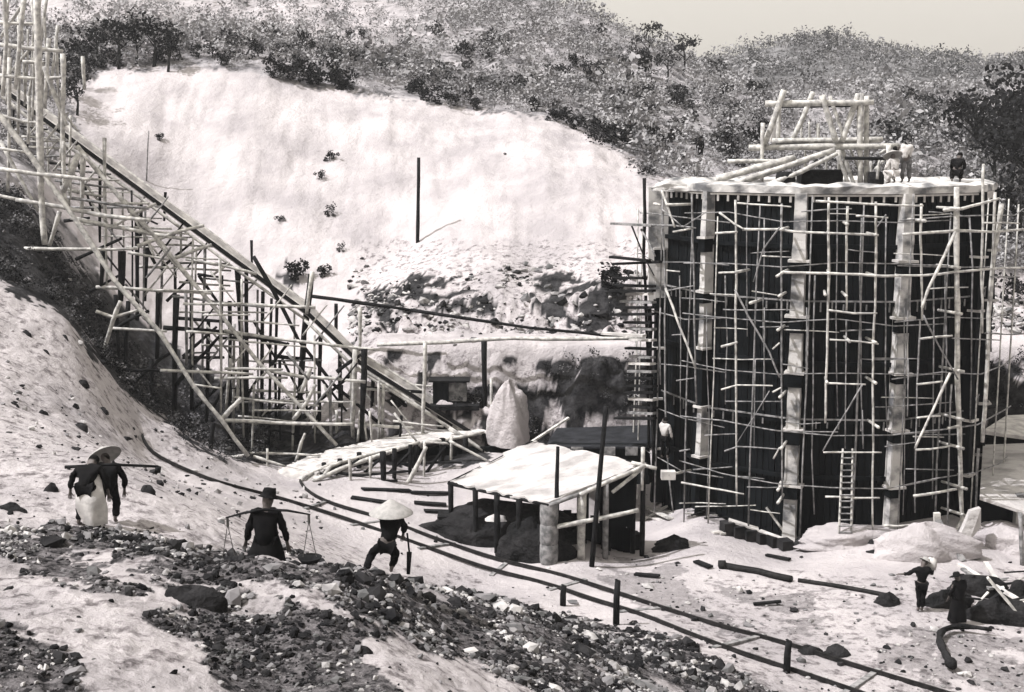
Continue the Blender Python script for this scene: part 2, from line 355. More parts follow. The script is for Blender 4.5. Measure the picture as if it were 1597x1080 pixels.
# far hill: ridge seen behind the tower
def far_hill():
    nu, nv = 220, 60
    ridge = [(-900, 40), (700, 150), (1000, 135), (1090, 108), (1150, 84), (1250, 66), (1330, 78), (1390, 92), (1450, 100), (1530, 106), (1597, 103), (1800, 95), (2300, 120)]
    rx = [r[0] for r in ridge]; ry = [r[1] for r in ridge]
    px = np.linspace(600, 2200, nu); V = []
    for j in range(nv):
        t = j / (nv - 1); Y = 250 + 200 * t
        for p in px:
            a = (p - W0 / 2) / F; X = a * Y * 1.01; zr = at(p, np.interp(p, rx, ry), 380).z
            zz = 8 + (zr - 8) * math.sin(min(t / .65, 1) * math.pi / 2) - max(0, t - .65) * 60
            V.append((X, Y, zz + 2.6 * float(fbm(np.array([X * .06]), np.array([Y * .06]), 4)[0])))
    f = [(j * nu + i, j * nu + i + 1, (j + 1) * nu + i + 1, (j + 1) * nu + i) for j in range(nv - 1) for i in range(nu - 1)]
    me = bpy.data.meshes.new('far_hill'); me.from_pydata(V, [], f); me.materials.append(M['leaf_mid']); me.polygons.foreach_set("use_smooth", [True] * len(f)); me.update()
    o = link('far_hill', me); o['kind'] = 'structure'; return V
FH = far_hill()
mb = MB(); mb.lathe([(3, 0), (1500, 0)], 64, c=(0, 300, -6))
o = mb.build('valley_floor', M['pale_earth']); o['kind'] = 'structure'
# ------------------------------------------------------------------ loose stuff: gravel, scrub
ICO = None
def ico():
    p = (1 + 5 ** .5) / 2
    v = np.array([(-1,p,0),(1,p,0),(-1,-p,0),(1,-p,0),(0,-1,p),(0,1,p),(0,-1,-p),(0,1,-p),(p,0,-1),(p,0,1),(-p,0,-1),(-p,0,1)], float); v /= np.linalg.norm(v[0])
    f = np.array([(0,11,5),(0,5,1),(0,1,7),(0,7,10),(0,10,11),(1,5,9),(5,11,4),(11,10,2),(10,7,6),(7,1,8),(3,9,4),(3,4,2),(3,2,6),(3,6,8),(3,8,9),(4,9,5),(2,4,11),(6,2,10),(8,6,7),(9,8,1)])
    return v, f
IV, IF = ico()
def raw_mesh(name, v, f, mi, mats, kind=None, smooth=False):
    me = bpy.data.meshes.new(name); k = f.shape[1]
    me.vertices.add(len(v)); me.vertices.foreach_set("co", v.ravel().astype(np.float32))
    me.loops.add(f.size); me.loops.foreach_set("vertex_index", f.ravel().astype(np.int32))
    me.polygons.add(len(f)); me.polygons.foreach_set("loop_start", np.arange(0, f.size, k, dtype=np.int32)); me.polygons.foreach_set("loop_total", np.full(len(f), k, np.int32))
    for m_ in mats: me.materials.append(m_)
    me.polygons.foreach_set("material_index", mi.astype(np.int32)); me.update(calc_edges=True); me.polygons.foreach_set("use_smooth", np.zeros(len(f), bool))
    o = link(name, me)
    if kind: o['kind'] = kind
    return o
def stones(name, X, Y, size, mi, mats, label, cat):
    n = len(X); Z = height(X, Y)
    rot = RNG.random(n) * 6.28; sc = size[:, None] * RNG.uniform(.55, 1.25, (n, 3)) * np.array([1, 1, .75])
    jit = 1 + RNG.uniform(-.42, .42, (n, 12))
    v = IV[None] * jit[..., None] * sc[:, None]
    c, s_ = np.cos(rot)[:, None], np.sin(rot)[:, None]
    vx = v[..., 0] * c - v[..., 1] * s_; vy = v[..., 0] * s_ + v[..., 1] * c
    v = np.stack([vx + X[:, None], vy + Y[:, None], v[..., 2] + (Z + size * .25)[:, None]], -1).reshape(-1, 3)
    f = (IF[None] + 12 * np.arange(n)[:, None, None]).reshape(-1, 3)
    o = raw_mesh(name, v, f, np.repeat(mi, 20), mats, 'stuff'); return tag(o, label, cat)
def sample(Y0, Y1, n, U=.56):
    Y = np.exp(RNG.uniform(math.log(Y0), math.log(Y1), n)); X = RNG.uniform(-U, U, n) * Y; return X, Y
X, Y = sample(8, 36, 170000); Z = height(X, Y); g, r_, s_, d_ = masks(X, Y, Z)
clump = fbm(X * .8, Y * .8 + 40, 4) + .5
keep = RNG.random(len(X)) < (np.where(g > .5, g * np.clip((clump - .22) * 2.6, .12, 1) * .8, .008))
X, Y = X[keep], Y[keep]; px_, py_ = project(X, Y, height(X, Y)); ok = (px_ > -250) & (px_ < 1850) & (py_ < 1250); X, Y = X[ok], Y[ok]
size = Y / F * RNG.lognormal(.92, .62, len(X)); size = np.clip(size, .01, .2)
q = fbm(X * 1.1 + 70, Y * 1.1, 3) + RNG.normal(0, .17, len(X))
mi = np.where(q > .27, 0, np.where(q > 0.05, 1, 2))
stones('gravel', X, Y, size, mi, [M['stone_pale'], M['stone_mid'], M['stone_dark']], 'loose mixed gravel and stones strewn over the near bank', 'gravel')
X, Y = sample(30, 64, 9000); Z = height(X, Y); px_, py_ = project(X, Y, Z)
dens = .05 + .5 * (masks(X, Y, Z)[0] > .2) + .5 * in_poly(px_, py_, [(1000,900),(1700,900),(1700,1200),(1100,1100)]) * .35 + .5 * in_poly(px_, py_, [(0,560),(330,700),(600,830),(0,830)]) * .5
keep = (RNG.random(len(X)) < dens) & ~in_poly(px_, py_, [(1030,700),(1535,700),(1535,850),(1030,830)])
X, Y = X[keep], Y[keep]; size = np.clip(Y / F * RNG.lognormal(.95, .5, len(X)), .02, .3)
stones('rubble', X, Y, size, np.where(RNG.random(len(X)) < .4, 0, np.where(RNG.random(len(X)) < .4, 1, 2)), [M['stone_pale'], M['stone_mid'], M['stone_dark']], 'scattered stones lying on the work site floor', 'rubble')
X, Y = sample(58, 82, 26000, .5); Z = height(X, Y); px_, py_ = project(X, Y, Z)
sc_ = sstep(410, 510, py_ + 90 * fbm(X * .3, Y * .3, 4)) * sstep(.40, .62, fbm(X * .25, Y * .25 + 20, 4) + .5) * 2.2 * (px_ > 545) * (px_ < 1700); keep = (RNG.random(len(X)) < sc_ * .5 + .32 * sstep(440, 500, py_) * (px_ > 545)) & (Y > 62.5)
X, Y = X[keep], Y[keep]; size = np.clip(RNG.lognormal(-2.25, .5, len(X)), .04, .38)
stones('rubble', X, Y, size, np.where(RNG.random(len(X)) < .48, 0, np.where(RNG.random(len(X)) < .3, 1, 2)), [M['stone_pale'], M['stone_mid'], M['stone_dark']], 'broken rock spread along the foot of the pale cut face', 'rubble')

def leaf_cloud(n, rx, rz, leaf, seed, gaps=.5):
    """small leaf faces through a lumpy crown volume -> (v, f)"""
    g_ = np.random.default_rng(seed); K = 9
    cen = g_.normal(0, .45, (K, 3)) * [rx, rx, rz * .8] + [0, 0, rz * .9]; rad = g_.uniform(.3, .6, K) * rx
    k = g_.integers(0, K, n); d = g_.normal(0, 1, (n, 3)); d /= np.linalg.norm(d, axis=1)[:, None]
    p = cen[k] + d * (rad[k] * g_.uniform(.55, 1.05, n))[:, None] * [1, 1, .8 * rz / rx + .1]
    p[:, 2] = np.maximum(p[:, 2], .02)
    a = g_.normal(0, 1, (n, 3)); a /= np.linalg.norm(a, axis=1)[:, None]; b = np.cross(a, g_.normal(0, 1, (n, 3))); b /= np.linalg.norm(b, axis=1)[:, None]
    s = leaf * g_.uniform(.5, 1.3, n)[:, None]
    v = np.stack([p - a * s, p - b * s * .6, p + a * s, p + b * s * .6], 1).reshape(-1, 3)
    return v, np.arange(4 * n).reshape(-1, 4)
VAR = [leaf_cloud(64, 1, 1, .135, 100 + i) for i in range(12)]
def scrub(name, X, Y, size, mi, mats, label, hz_=None):
    V = []; Fs = []; MI = []; off = 0; Z = height(X, Y) if hz_ is None else hz_
    for i in range(len(X)):
        v, f = VAR[i % 12]; t = RNG.random() * 6.28; c, s = math.cos(t), math.sin(t)
        q = v * size[i]; V.append(np.stack([q[:, 0] * c - q[:, 1] * s + X[i], q[:, 0] * s + q[:, 1] * c + Y[i], q[:, 2] * .9 + Z[i] - .15 * size[i]], -1))
        Fs.append(f + off); off += len(v); MI.append(np.full(len(f), mi[i]))
    return tag(raw_mesh(name, np.concatenate(V), np.concatenate(Fs), np.concatenate(MI), mats, 'stuff'), label, 'scrub')
X, Y = sample(50, 230, 34000, .52); Z = height(X, Y); g, r_, s_, d_ = masks(X, Y, Z); px_, py_ = project(X, Y, Z)
cl = fbm(X * .12, Y * .12 + 5, 5, .6) + .5
pale_left = sstep(820, 300, px_) * sstep(90, 30, py_)
dens = s_ * np.clip((cl - .36) * 4.5, .12, 1) * (.66 - .30 * pale_left) + .22 * pale_left * s_ * (cl > .38) * (1 + .6 * (px_ > 1000))
keep = (RNG.random(len(X)) < dens) & (px_ > -300) & (px_ < 1900) & (py_ > -60) & (Y > 70)
X, Y, Z, px_, py_, cl = X[keep], Y[keep], Z[keep], px_[keep], py_[keep], cl[keep]
q = cl - .615 + RNG.normal(0, .07, len(X)) - .20 * sstep(120, 30, py_) * (px_ < 900) - .05  # foliage turned paler at upper left, haze put into the colour
mi = np.where(q > .10, 0, np.where(q > -.02, 1, 2)); size = RNG.lognormal(-.35, .35, len(X)) * (.6 + Y / 200)
scrub('scrub', X, Y, size, mi, [M['leaf_dark'], M['leaf_mid'], M['leaf_pale']], 'low scattered scrub covering the hillside above the cut face')
FHa = np.array(FH); idx = RNG.choice(np.where(FHa[:, 1] < 385)[0], 2600); p = FHa[idx]
scrub('scrub', p[:, 0] + RNG.normal(0, 2, len(p)), p[:, 1] + RNG.normal(0, 1.5, len(p)), RNG.uniform(1.6, 3.2, len(p)), RNG.choice([0, 1, 1, 2, 2, 1], len(p)), [M['leaf_dark'], M['leaf_mid'], M['leaf_pale']], 'bushy growth on the far hill behind the tower', p[:, 2])
X, Y = sample(47, 62, 5200, .5); Z = height(X, Y); g, r_, s_, d_ = masks(X, Y, Z)
keep = (d_ > .5) & (RNG.random(len(X)) < .6); X, Y = X[keep], Y[keep]
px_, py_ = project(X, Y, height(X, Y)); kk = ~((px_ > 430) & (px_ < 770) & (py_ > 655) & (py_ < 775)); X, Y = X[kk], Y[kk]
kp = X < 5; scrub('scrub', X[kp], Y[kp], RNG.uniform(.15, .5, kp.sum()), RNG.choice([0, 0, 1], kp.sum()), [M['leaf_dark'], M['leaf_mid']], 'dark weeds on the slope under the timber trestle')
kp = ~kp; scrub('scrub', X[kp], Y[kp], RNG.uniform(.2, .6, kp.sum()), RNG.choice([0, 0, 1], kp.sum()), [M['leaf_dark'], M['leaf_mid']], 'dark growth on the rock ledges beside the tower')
# countable shrubs and trees
def shrub_mesh(seed, n=330, leaf=.15, m_='leaf_dark'):
    v, f = leaf_cloud(n, 1, 1, leaf, seed); return v, f
SH = []
for i in range(5):
    v, f = shrub_mesh(300 + i); me_o = raw_mesh('shrub', v, f, np.zeros(len(f)), [M['leaf_dark']]); SH.append(me_o.data); bpy.data.objects.remove(me_o)
def put_shrub(p, s, label, group=None, flat=1.0):
    o = bpy.data.objects.new('shrub', random.choice(SH)); COL.objects.link(o); o.location = p; o.rotation_euler = (0, 0, random.uniform(0, 6.28)); o.scale = (s, s, s * flat)
    return tag(o, label, 'shrub', group)
def tree(px, py, h, cr, label, group=None, seed=1, flat=.8, mi='leaf_dark'):
    p = gp(px, py); t = thing('tree', p, label, 'tree', group, local=True)
    mb = MB(); mb.tube([(0, 0, -.2), (.05 * h, 0, h * .35), (.02 * h, .03 * h, h * .8)], [.045 * h, .03 * h, .012 * h], 7)
    for k in range(4):
        a = k * 1.7 + seed; mb.tube([(.03 * h, .0, h * (.35 + .08 * k)), (math.cos(a) * cr * .7, math.sin(a) * cr * .7, h * (.62 + .07 * k))], [.02 * h, .006 * h], 5)
    mb.build('trunk', M['bark'], t, True)
    v, f = leaf_cloud(420, cr, cr * flat, cr * .10, seed * 13 + 5); v[:, 2] += h - cr * flat * 1.3
    o = raw_mesh('crown', v, f, np.zeros(len(f)), [M[mi]]); o.parent = t
    return t
ORD = ['first','second','third','fourth','fifth','sixth','seventh','eighth','ninth','tenth','eleventh','twelfth','thirteenth','fourteenth','fifteenth']
k = 0
for (px, py, h, cr) in [(100,150,4.5,1.8),(120,180,4.5,2.0),(130,140,4,1.5),(150,100,5,2.2),(185,108,6,2.4),(212,100,5.5,2.2),(240,104,6.5,2.3),(262,112,5,2.0)]:
    k += 1; tree(px, py, h * .55, cr * .62, f'{ORD[k-1]} dark bushy tree from the left along the upper left rim of the cut', 'trees along the left rim of the cut', k)
for (px, py, h, cr) in [(995,118,4,1.6),(1010,95,5,2.2),(1040,130,4,1.6),(1065,118,5.5,2.2)]:
    k += 1; tree(px, py, h * .7, cr * .7, f'{ORD[k-9]} dark round tree from the left on the ridge left of the hoist frame', 'trees on the middle ridge', k)
for (px, py, h, cr) in [(1515,255,7,3),(1545,300,6,2.6),(1560,262,8,3.4),(1575,290,7,3.2),(1585,380,6,3),(1590,250,8,3.4),(1597,330,8,3.4)]:
    k += 1; tree(px, py, h * .75, cr * .85, f'{ORD[k-13]} dark dense tree from the left on the slope right of the tower', 'trees right of the tower', k)
n = 0
LZ = [((100, 60, 430, 125), 34, 'small dark shrub on the hill over the left of the pale cut', 'shrubs above the left of the cut', 1.0),
      ((430, 60, 800, 160), 46, 'small dark shrub on the hill over the middle of the pale cut', 'shrubs above the middle of the cut', .95),
      ((800, 100, 1010, 235), 40, 'dark shrub on the slope between pale cut and ridge', 'shrubs near the right rim of the cut', 1.0),
      ((1010, 120, 1200, 260), 46, 'dark shrub on the slope left of the hoist frame', 'shrubs behind the tower top', 1.1),
      ((1380, 130, 1597, 250), 50, 'dark shrub on the slope right of the hoist frame', 'shrubs on the right slope', 1.2)]
for (x0, y0, x1, y1), cnt, lab, grp, sz in LZ:
    c = 0; tries = 0
    while c < cnt and tries < 900:
        tries += 1; px = random.uniform(x0, x1); py = random.uniform(y0, y1) if random.random() < .5 else random.triangular(y0, y1, y1)
        rim = np.interp(px, [100,170,250,390,450,530,650,850,905,985,1010,1600], [140,110,104,112,128,140,160,185,205,240,300,400])
        if py > rim - 3: continue
        p = gp(px, py, 60)
        if p.y > 175 or p.y < 66: continue
        put_shrub(p - Vector((0, 0, .1)), random.uniform(.35, .95) * sz * (p.y / 110), lab, grp, random.uniform(.8, 1.3)); c += 1
for i, (px, s) in enumerate([(440,.9),(455,.8),(480,.9),(500,1.0),(520,1.0),(535,.9),(680,.8),(700,.7),(740,.6),(865,.6),(880,.7),(900,.7),(930,.8),(955,.9),(975,1.0)]):
    py = np.interp(px, [100,170,250,390,450,530,650,850,905,985], [140,110,104,112,128,140,160,185,205,240]) - 1
    put_shrub(gp(px, py, 60), s * 1.1, f'{ORD[i]} dark shrub from the left standing right on the rim of the cut', 'shrubs on the rim of the cut', .9)
SP_ = [(250,215,.42,'dark tuft high on the left of the pale cut face'), (516,246,.55,'upper dark tuft of the pair in the middle of the pale cut face'), (503,276,.42,'lower dark tuft of the pair in the middle of the pale cut face'),
 (513,332,.48,'dark tuft below the pair on the pale cut face'), (438,342,.32,'small dark tuft beside the track line on the pale face'), (530,389,.35,'dark tuft just above the rock debris on the face'),
 (466,425,.95,'large dark bush behind the tall mast of the trestle'), (508,425,.6,'ragged dark bush right of the tall trestle mast'), (787,241,.15,'tiny dark tuft on the right of the pale cut face')]
for px, py, s, lab in SP_: put_shrub(gp(px, py + 8 * s, 58) - Vector((0, 0, .15 * s)), s * .85, lab)
for (px, py, s, lab) in [(952,440,1.0,'dark bush at the left edge of the tower planks'), (1570,450,.9,'dark bush on the terrace right of the tower')]: put_shrub(gp(px, py + 20, 58), s, lab)
# ================================================================== TRESTLE
G = lambda px, py, d=0: gp(px, py, 30)
tr = thing('timber_trestle', (-16, 54, 3), 'tall criss-cross pole trestle carrying a sloping boarded chute down the hillside', 'trestle')
def seg(name, m_, r, *P, parent=tr, k=.009, taper=.78):
    return pole(name, [at(*p) for p in P], r, M[m_], parent, taper, 7, k)
YC = 56.0
# the chute: boarded trough with pale edge rails
cl = [(-60, 84), (0, 131), (200, 278), (330, 374), (480, 484), (560, 560), (738, 672)]
mb = MB(); A = [at(x, y + 5, YC - .7) for x, y in cl]; B = [p + Vector((0, 1.0, 0)) for p in A]
for a, b in zip(A[:-1], A[1:]): mb.beam(a, b, .07, .17, 0)
mb.build('side_board', M['dark_wood'], tr)
mb = MB()
for a, b in zip(B[:-1], B[1:]): mb.beam(a, b, .07, .3, 0)
mb.build('side_board', M['pale_board'], tr)
mb = MB()
for a, b in zip(A[:-1], A[1:]):
    c = Vector((0, .5, -.12)); mb.beam(a + c, b + c, .92, .08)
    L = (b - a).length
mb.build('chute_floor', M['pale_board'], tr)
seg('edge_rail', 'pale_wood', .10, *[(x + 3, y - 7, YC + .4) for x, y in cl])
seg('edge_rail', 'pale_wood', .085, *[(x - 2, y + 16, YC - .8) for x, y in cl[:5]])
seg('edge_rail', 'pale_wood', .085, *[(x - 5, y + 15, YC - .8) for x, y in cl[4:]])
# pale rakers
seg('raker', 'pale_wood', .115, (-40,130,50.5),(45,240,50.3),(110,332,50.2),(180,440,50),(250,520,50),(300,600,50),(345,655,50),(387,712,50.2))
seg('raker', 'pale_wood', .105, (120,228,53),(205,330,53),(245,372,53),(300,440,53),(345,492,53),(400,562,53),(445,610,53),(525,695,53))
seg('raker', 'dark_wood', .10, (395,400,55),(440,480,55),(465,530,55),(520,600,55),(600,668,55))
seg('raker', 'pale_wood', .09, (558,572,55.2),(630,618,55.2),(700,668,55.2))
# posts
PALE_POSTS = [((57,-10,50.5),(60,120,50.5),(64,300,50.5),(70,382,50.3),.155),((98,84,52),(98,170,52),(96,250,52),.11),((6,-10,51),(10,60,51),(4,150,51),.10),((38,-10,51),(24,140,51),.10),
 ((50,0,52),(62,130,52),.09),((30,20,53),(28,210,53),.08),((76,60,52),(70,170,52),.09),((90,40,53),(78,150,53),.07),((15,90,52),(12,300,52),.08),((45,150,52),(44,225,52),.08),
 ((129,88,56),(132,140,56),.09),((98,220,52),(100,300,52),.10),((129,245,53),(127,330,53),.10),((163,215,54),(164,335,54),(167,450,54),.085),((110,180,55),(108,330,55),.06),
 ((122,240,51),(98,300,51),.14),((93,330,51),(77,384,51),.10),((487,424,54),(478,490,54),.10),((561,480,56),(561,548,56),.10),((663,535,55),(661,610,55),(659,690,55),.10),
 ((766,590,56),(765,740,56),.07),((360,560,55),(352,640,55),.08),((372,560,55),(370,640,55),.08),((396,600,54),(392,720,54),.06),((460,600,55),(456,710,55),.07),((525,640,55),(525,700,55),.07),
 ((598,600,55),(597,690,55),.08),((554,545,54.5),(550,690,54.5),.12),((306,385,55),(305,440,55),.06),((282,360,56),(282,400,56),.06),((417,700,51),(417,735,51),.06)]
DARK_POSTS = [((160,388,53),(158,447,53),.11),((190,392,54),(188,470,54),.17),((213,340,56),(214,500,56),.11),((247,455,56),(245,560,56),.13),((275,460,55),(272,640,55),.15),((298,440,56),(298,510,56),.10),
 ((370,418,56),(376,520,56),(378,640,56),.15),((384,420,56),(386,700,56),.11),((358,470,56),(357,690,56),.10),((485,428,55.5),(474,520,55.5),(466,640,55.5),(462,700,55.5),.15),
 ((524,474,60),(524,520,60),.10),((568,545,54),(566,620,54),(564,690,54),.15),((582,590,56),(580,690,56),.10),((755,533,56.5),(756,620,56.5),(752,700,56.5),.14),((764,600,57.5),(762,700,57.5),.12),
 ((220,318,57),(219,372,57),.08),((230,375,56),(226,470,56),.09),((200,470,56),(196,590,56),.12),((180,460,56),(186,560,56),.10),((300,520,57),(299,640,57),.12),((325,500,57),(322,660,57),.10),
 ((332,660,50),(326,722,50),.11),((345,430,57),(344,560,57),.10),((410,455,57),(408,660,57),.10),((432,470,57),(430,660,57),.08),((500,520,57),(498,680,57),.11),((530,548,57),(530,690,57),.10),
 ((640,640,56.5),(640,700,56.5),.10),((612,620,56.5),(612,690,56.5),.12),((258,300,57),(256,345,57),.07),((392,375,57.5),(393,432,57.5),.07),((236,560,55),(238,650,55),.11),((560,360,57),(560,440,57),.01)]
for q in PALE_POSTS: seg('post', 'pale_wood', q[-1], *q[:-1])
for q in DARK_POSTS[:-1]: seg('post', 'dark_wood', q[-1], *q[:-1])
PALE_LEDG = [((0,264),(100,276),(140,281),50.2,.09),((0,232),(40,238),51,.07),((25,312),(95,323),(170,338),(235,344),51,.10),((-20,302),(30,312),51,.09),((110,340),(190,356),(292,374),53,.10),((105,318),(95,290),51,.08),
 ((0,70),(40,75),(98,80),51.5,.10),((36,97),(72,98),52,.08),((70,122),(100,121),52,.08),((0,118),(60,124),51,.08),((38,388),(120,389),(215,388),52,.08),((200,394),(262,405),53,.07),((105,296),(165,308),54,.07),
 ((150,448),(200,450),(300,456),(330,458),53,.08),((345,475),(400,476),(492,480),54.5,.09),((170,512),(260,517),53,.07),((290,404),(345,414),(400,428),55,.08),((350,516),(440,530),(500,536),(592,546),54.5,.085),
 ((250,578),(300,580),(395,584),52.5,.08),((415,578),(470,588),(570,596),53.5,.09),((345,656),(430,660),(550,662),52.5,.09),((560,662),(645,668),54,.08),((300,600),(345,606),52,.05),((390,624),(450,626),(560,628),54.5,.06),
 ((390,707),(440,708),(500,711),51.5,.06),((395,712),(445,728),51,.07),((345,716),(385,710),50.5,.09),((560,606),(640,612),55.5,.07),((0,35),(55,38),52,.08),((0,180),(36,190),(70,193),52,.07),((640,600),(690,604),56.5,.06),
 ((150,486),(176,495),(216,484),51,.08)]
for q in PALE_LEDG: seg('ledger', 'pale_wood', q[-1], *[(x, y, q[-2]) for x, y in q[:-2]])
DARK_LEDG = [((482,462),(650,486),58,.10),((640,484),(1004,531),57.5,.085),((255,512),(345,518),(400,524),55,.11),((340,528),(410,527),56,.08),((285,558),(350,558),55,.08),((270,496),(350,502),56,.09),((400,526),(450,538),54.8,.10),
 ((160,577),(250,579),(300,578),53.5,.07),((430,556),(500,562),56,.10),((308,428),(345,433),55.5,.07),((570,605),(660,612),56,.09),((575,640),(640,646),56,.09),((500,690),(560,690),55,.08),((415,668),(470,680),55,.07),((100,345),(140,340),56,.08)]
for q in DARK_LEDG: seg('ledger', 'dark_wood', q[-1], *[(x, y, q[-2]) for x, y in q[:-2]])
PALE_BR = [((172,355),(208,335),(243,318),53,.085),((68,104),(84,146),(98,180),(104,196),52,.10),((98,175),(122,205),53,.05),((215,384),(250,372),(276,362),(318,352),53,.09),((268,405),(300,392),(330,382),54,.09),
 ((188,470),(176,500),(155,572),51,.10),((345,655),(362,636),(376,622),51,.11),((458,655),(478,628),(492,600),53,.10),((484,575),(470,612),53,.10),((462,720),(470,690),(476,676),52.5,.08),((562,640),(558,690),54,.08),((566,640),(572,688),54,.06),
 ((330,430),(345,420),(358,410),55,.06),((400,595),(425,572),54,.06),((505,600),(520,640),(535,672),55.5,.06),((210,340),(232,380),(240,400),53,.07),((530,560),(590,640),56,.06),((0,220),(60,330),52,.08),((0,60),(40,0),52,.08),((20,110),(60,60),52.5,.08),((700,668),(760,708),54.5,.11),((706,664),(775,700),55.5,.08)]
for q in PALE_BR: seg('brace', 'pale_wood', q[-1], *[(x, y, q[-2]) for x, y in q[:-2]])
DARK_BR = [((295,574),(320,550),(345,522),55,.09),((285,556),(310,535),(338,510),56,.08),((118,405),(190,372),54,.08),((140,455),(182,432),(190,428),54,.07),((225,380),(242,412),56,.09),((250,420),(300,378),56.5,.07),((130,545),(200,500),(232,485),54,.08),
 ((423,570),(450,535),55,.08),((525,580),(550,562),(572,548),54.5,.09),((395,500),(430,560),57,.07),((402,655),(440,632),(480,610),55.5,.08),((385,620),(402,590),56,.08),((570,580),(640,640),(680,668),56,.10),((480,640),(560,575),57,.08),((575,690),(612,640),56,.10),
 ((500,590),(555,660),56.5,.07),((580,650),(630,690),56,.08),((620,690),(660,640),56.5,.08),((310,430),(345,480),57,.08),((260,470),(300,430),57,.08),((205,600),(250,560),(275,545),55,.09),((275,600),(300,570),54,.10),((330,640),(380,560),57,.09),((200,330),(246,350),57,.06),((300,640),(345,600),57,.08),((470,700),(500,640),57,.08),((120,250),(145,330),57,.07),((440,560),(480,640),57,.07)]
for q in DARK_BR: seg('brace', 'dark_wood', q[-1], *[(x, y, q[-2]) for x, y in q[:-2]])
rl_ = random.Random(5)
CX, CY_ = [c[0] for c in cl], [c[1] for c in cl]; RX, RY = [-40, 45, 110, 180, 250, 300, 345, 387, 525, 640], [130, 240, 332, 440, 520, 600, 655, 705, 700, 690]
for i in range(33):
    x = 20 + i * 19 + rl_.uniform(-6, 6); y0 = float(np.interp(x, CX, CY_)) + rl_.uniform(8, 30); y1 = float(np.interp(x, RX, RY)) + rl_.uniform(-25, 6)
    if y1 - y0 < 30: continue
    if rl_.random() < .4: y0 = y0 + (y1 - y0) * rl_.uniform(.2, .5)
    Yq = rl_.uniform(52.5, 57.5); seg('post', rl_.choice(['pale_wood', 'pale_wood', 'pale_wood', 'grey_wood', 'dark_wood']), rl_.uniform(.045, .075), (x, y0, Yq), (x + rl_.uniform(-4, 4), y1, Yq))
for i in range(46):
    y = 200 + i * 10.5 + rl_.uniform(-5, 5); xa = float(np.interp(y, RY[:8], RX[:8])); xb = float(np.interp(y, CY_, CX))
    if xb - xa < 60: continue
    L_ = rl_.uniform(50, min(150, xb - xa)); x = rl_.uniform(xa + 5, max(xa + 6, xb - L_ - 6)); Yq = rl_.uniform(52.5, 57)
    seg('ledger', rl_.choice(['pale_wood', 'pale_wood', 'pale_wood', 'grey_wood', 'dark_wood']), rl_.uniform(.04, .07), (x, y, Yq), (x + L_, y + L_ * rl_.uniform(-.02, .14), Yq))
for i in range(44):
    y = 215 + i * 10.5 + rl_.uniform(-5, 5); xa = float(np.interp(y, RY[:8], RX[:8])); xb = float(np.interp(y, CY_, CX))
    if xb - xa < 60: continue
    x = rl_.uniform(xa, xb - 40); L_ = rl_.uniform(28, 60); sg_ = rl_.choice([-1, 1]); Yq = rl_.uniform(52.5, 57)
    seg('brace', rl_.choice(['pale_wood', 'pale_wood', 'pale_wood', 'grey_wood', 'dark_wood']), rl_.uniform(.035, .06), (x, y, Yq), (x + L_ * .8, y + sg_ * L_, Yq))
for i in range(14):
    x = rl_.uniform(0, 95); y = rl_.uniform(-10, 110); seg('post' if i % 2 else 'brace', 'pale_wood', rl_.uniform(.05, .09), (x, y, 52.5), (x + rl_.uniform(-14, 10), y + rl_.uniform(70, 150), 52.5))
tag(pole('long_pole', [at(588, 538, 57.6), at(800, 528, 57.2), at(1006, 528, 56.6)], .11, M['pale_wood'], None, .8), 'long pale beam lying level along the bench road edge towards the tower', 'pole')
# ================================================================== RAMP VIADUCT AT ITS FOOT
rp = thing('ramp_viaduct', at(590, 740, 51), 'low curved ramp of pale planks on poles, at the foot of the trestle', 'ramp')
rc = [(452,752,49.6),(470,734,50.3),(505,718,51.2),(560,703,52.4),(620,690,53.6),(680,678,54.8),(745,668,56)]
mb = MB(); P = []
for i in range(len(rc) - 1):
    for t in range(6): 
        a = at(*rc[i]).lerp(at(*rc[i + 1]), t / 6); P.append(a)
P.append(at(*rc[-1]))
for i, p in enumerate(P[:-1]):
    d = (P[i + 1] - p); d.normalize(); nrm = Vector((d.y, -d.x, 0)).normalized()
    for s in range(2):
        c = p.lerp(P[i + 1], .25 + .5 * s); wdt = .95 + random.uniform(-.12, .12)
        mb.beam(c - nrm * wdt, c + nrm * wdt, (P[i + 1] - p).length * .47, .07 + random.uniform(0, .03))
mb.build('plank_deck', M['pale_board'], rp)
seg('edge_rail', 'pale_wood', .10, *[(x, y - 5, Y + .9) for x, y, Y in rc], parent=rp)
seg('edge_rail', 'pale_wood', .09, *[(x + 6, y + 9, Y - .8) for x, y, Y in rc], parent=rp)
seg('stringer', 'pale_wood', .10, (488,750,49.2),(540,728,50.2),(600,708,51),(645,694,52),(690,687,53),(750,676,54), parent=rp)
seg('stringer', 'pale_wood', .08, (505,742,49.5),(515,728,50),(535,720,50.5),(600,704,51.5),(655,690,52), parent=rp)
for i, (x, y0, y1, Y, m_, r) in enumerate([(505,722,748,50.5,'dark_wood',.10),(530,716,752,50.5,'dark_wood',.12),(545,716,755,49.5,'pale_wood',.07),(560,706,752,51,'dark_wood',.12),(578,712,745,50,'pale_wood',.08),(597,705,762,50,'dark_wood',.13),
    (615,700,755,50.5,'dark_wood',.11),(640,694,750,51.5,'dark_wood',.10),(662,690,757,51.5,'pale_wood',.06),(648,694,752,52,'dark_wood',.12),(690,684,748,53,'dark_wood',.13),(704,682,738,53,'pale_wood',.07),(708,684,740,53.5,'dark_wood',.12),(726,680,740,54,'dark_wood',.13)]):
    seg('post', m_, r, (x, y0, Y), (x + random.uniform(-2, 2), y1 + 8, Y), parent=rp)
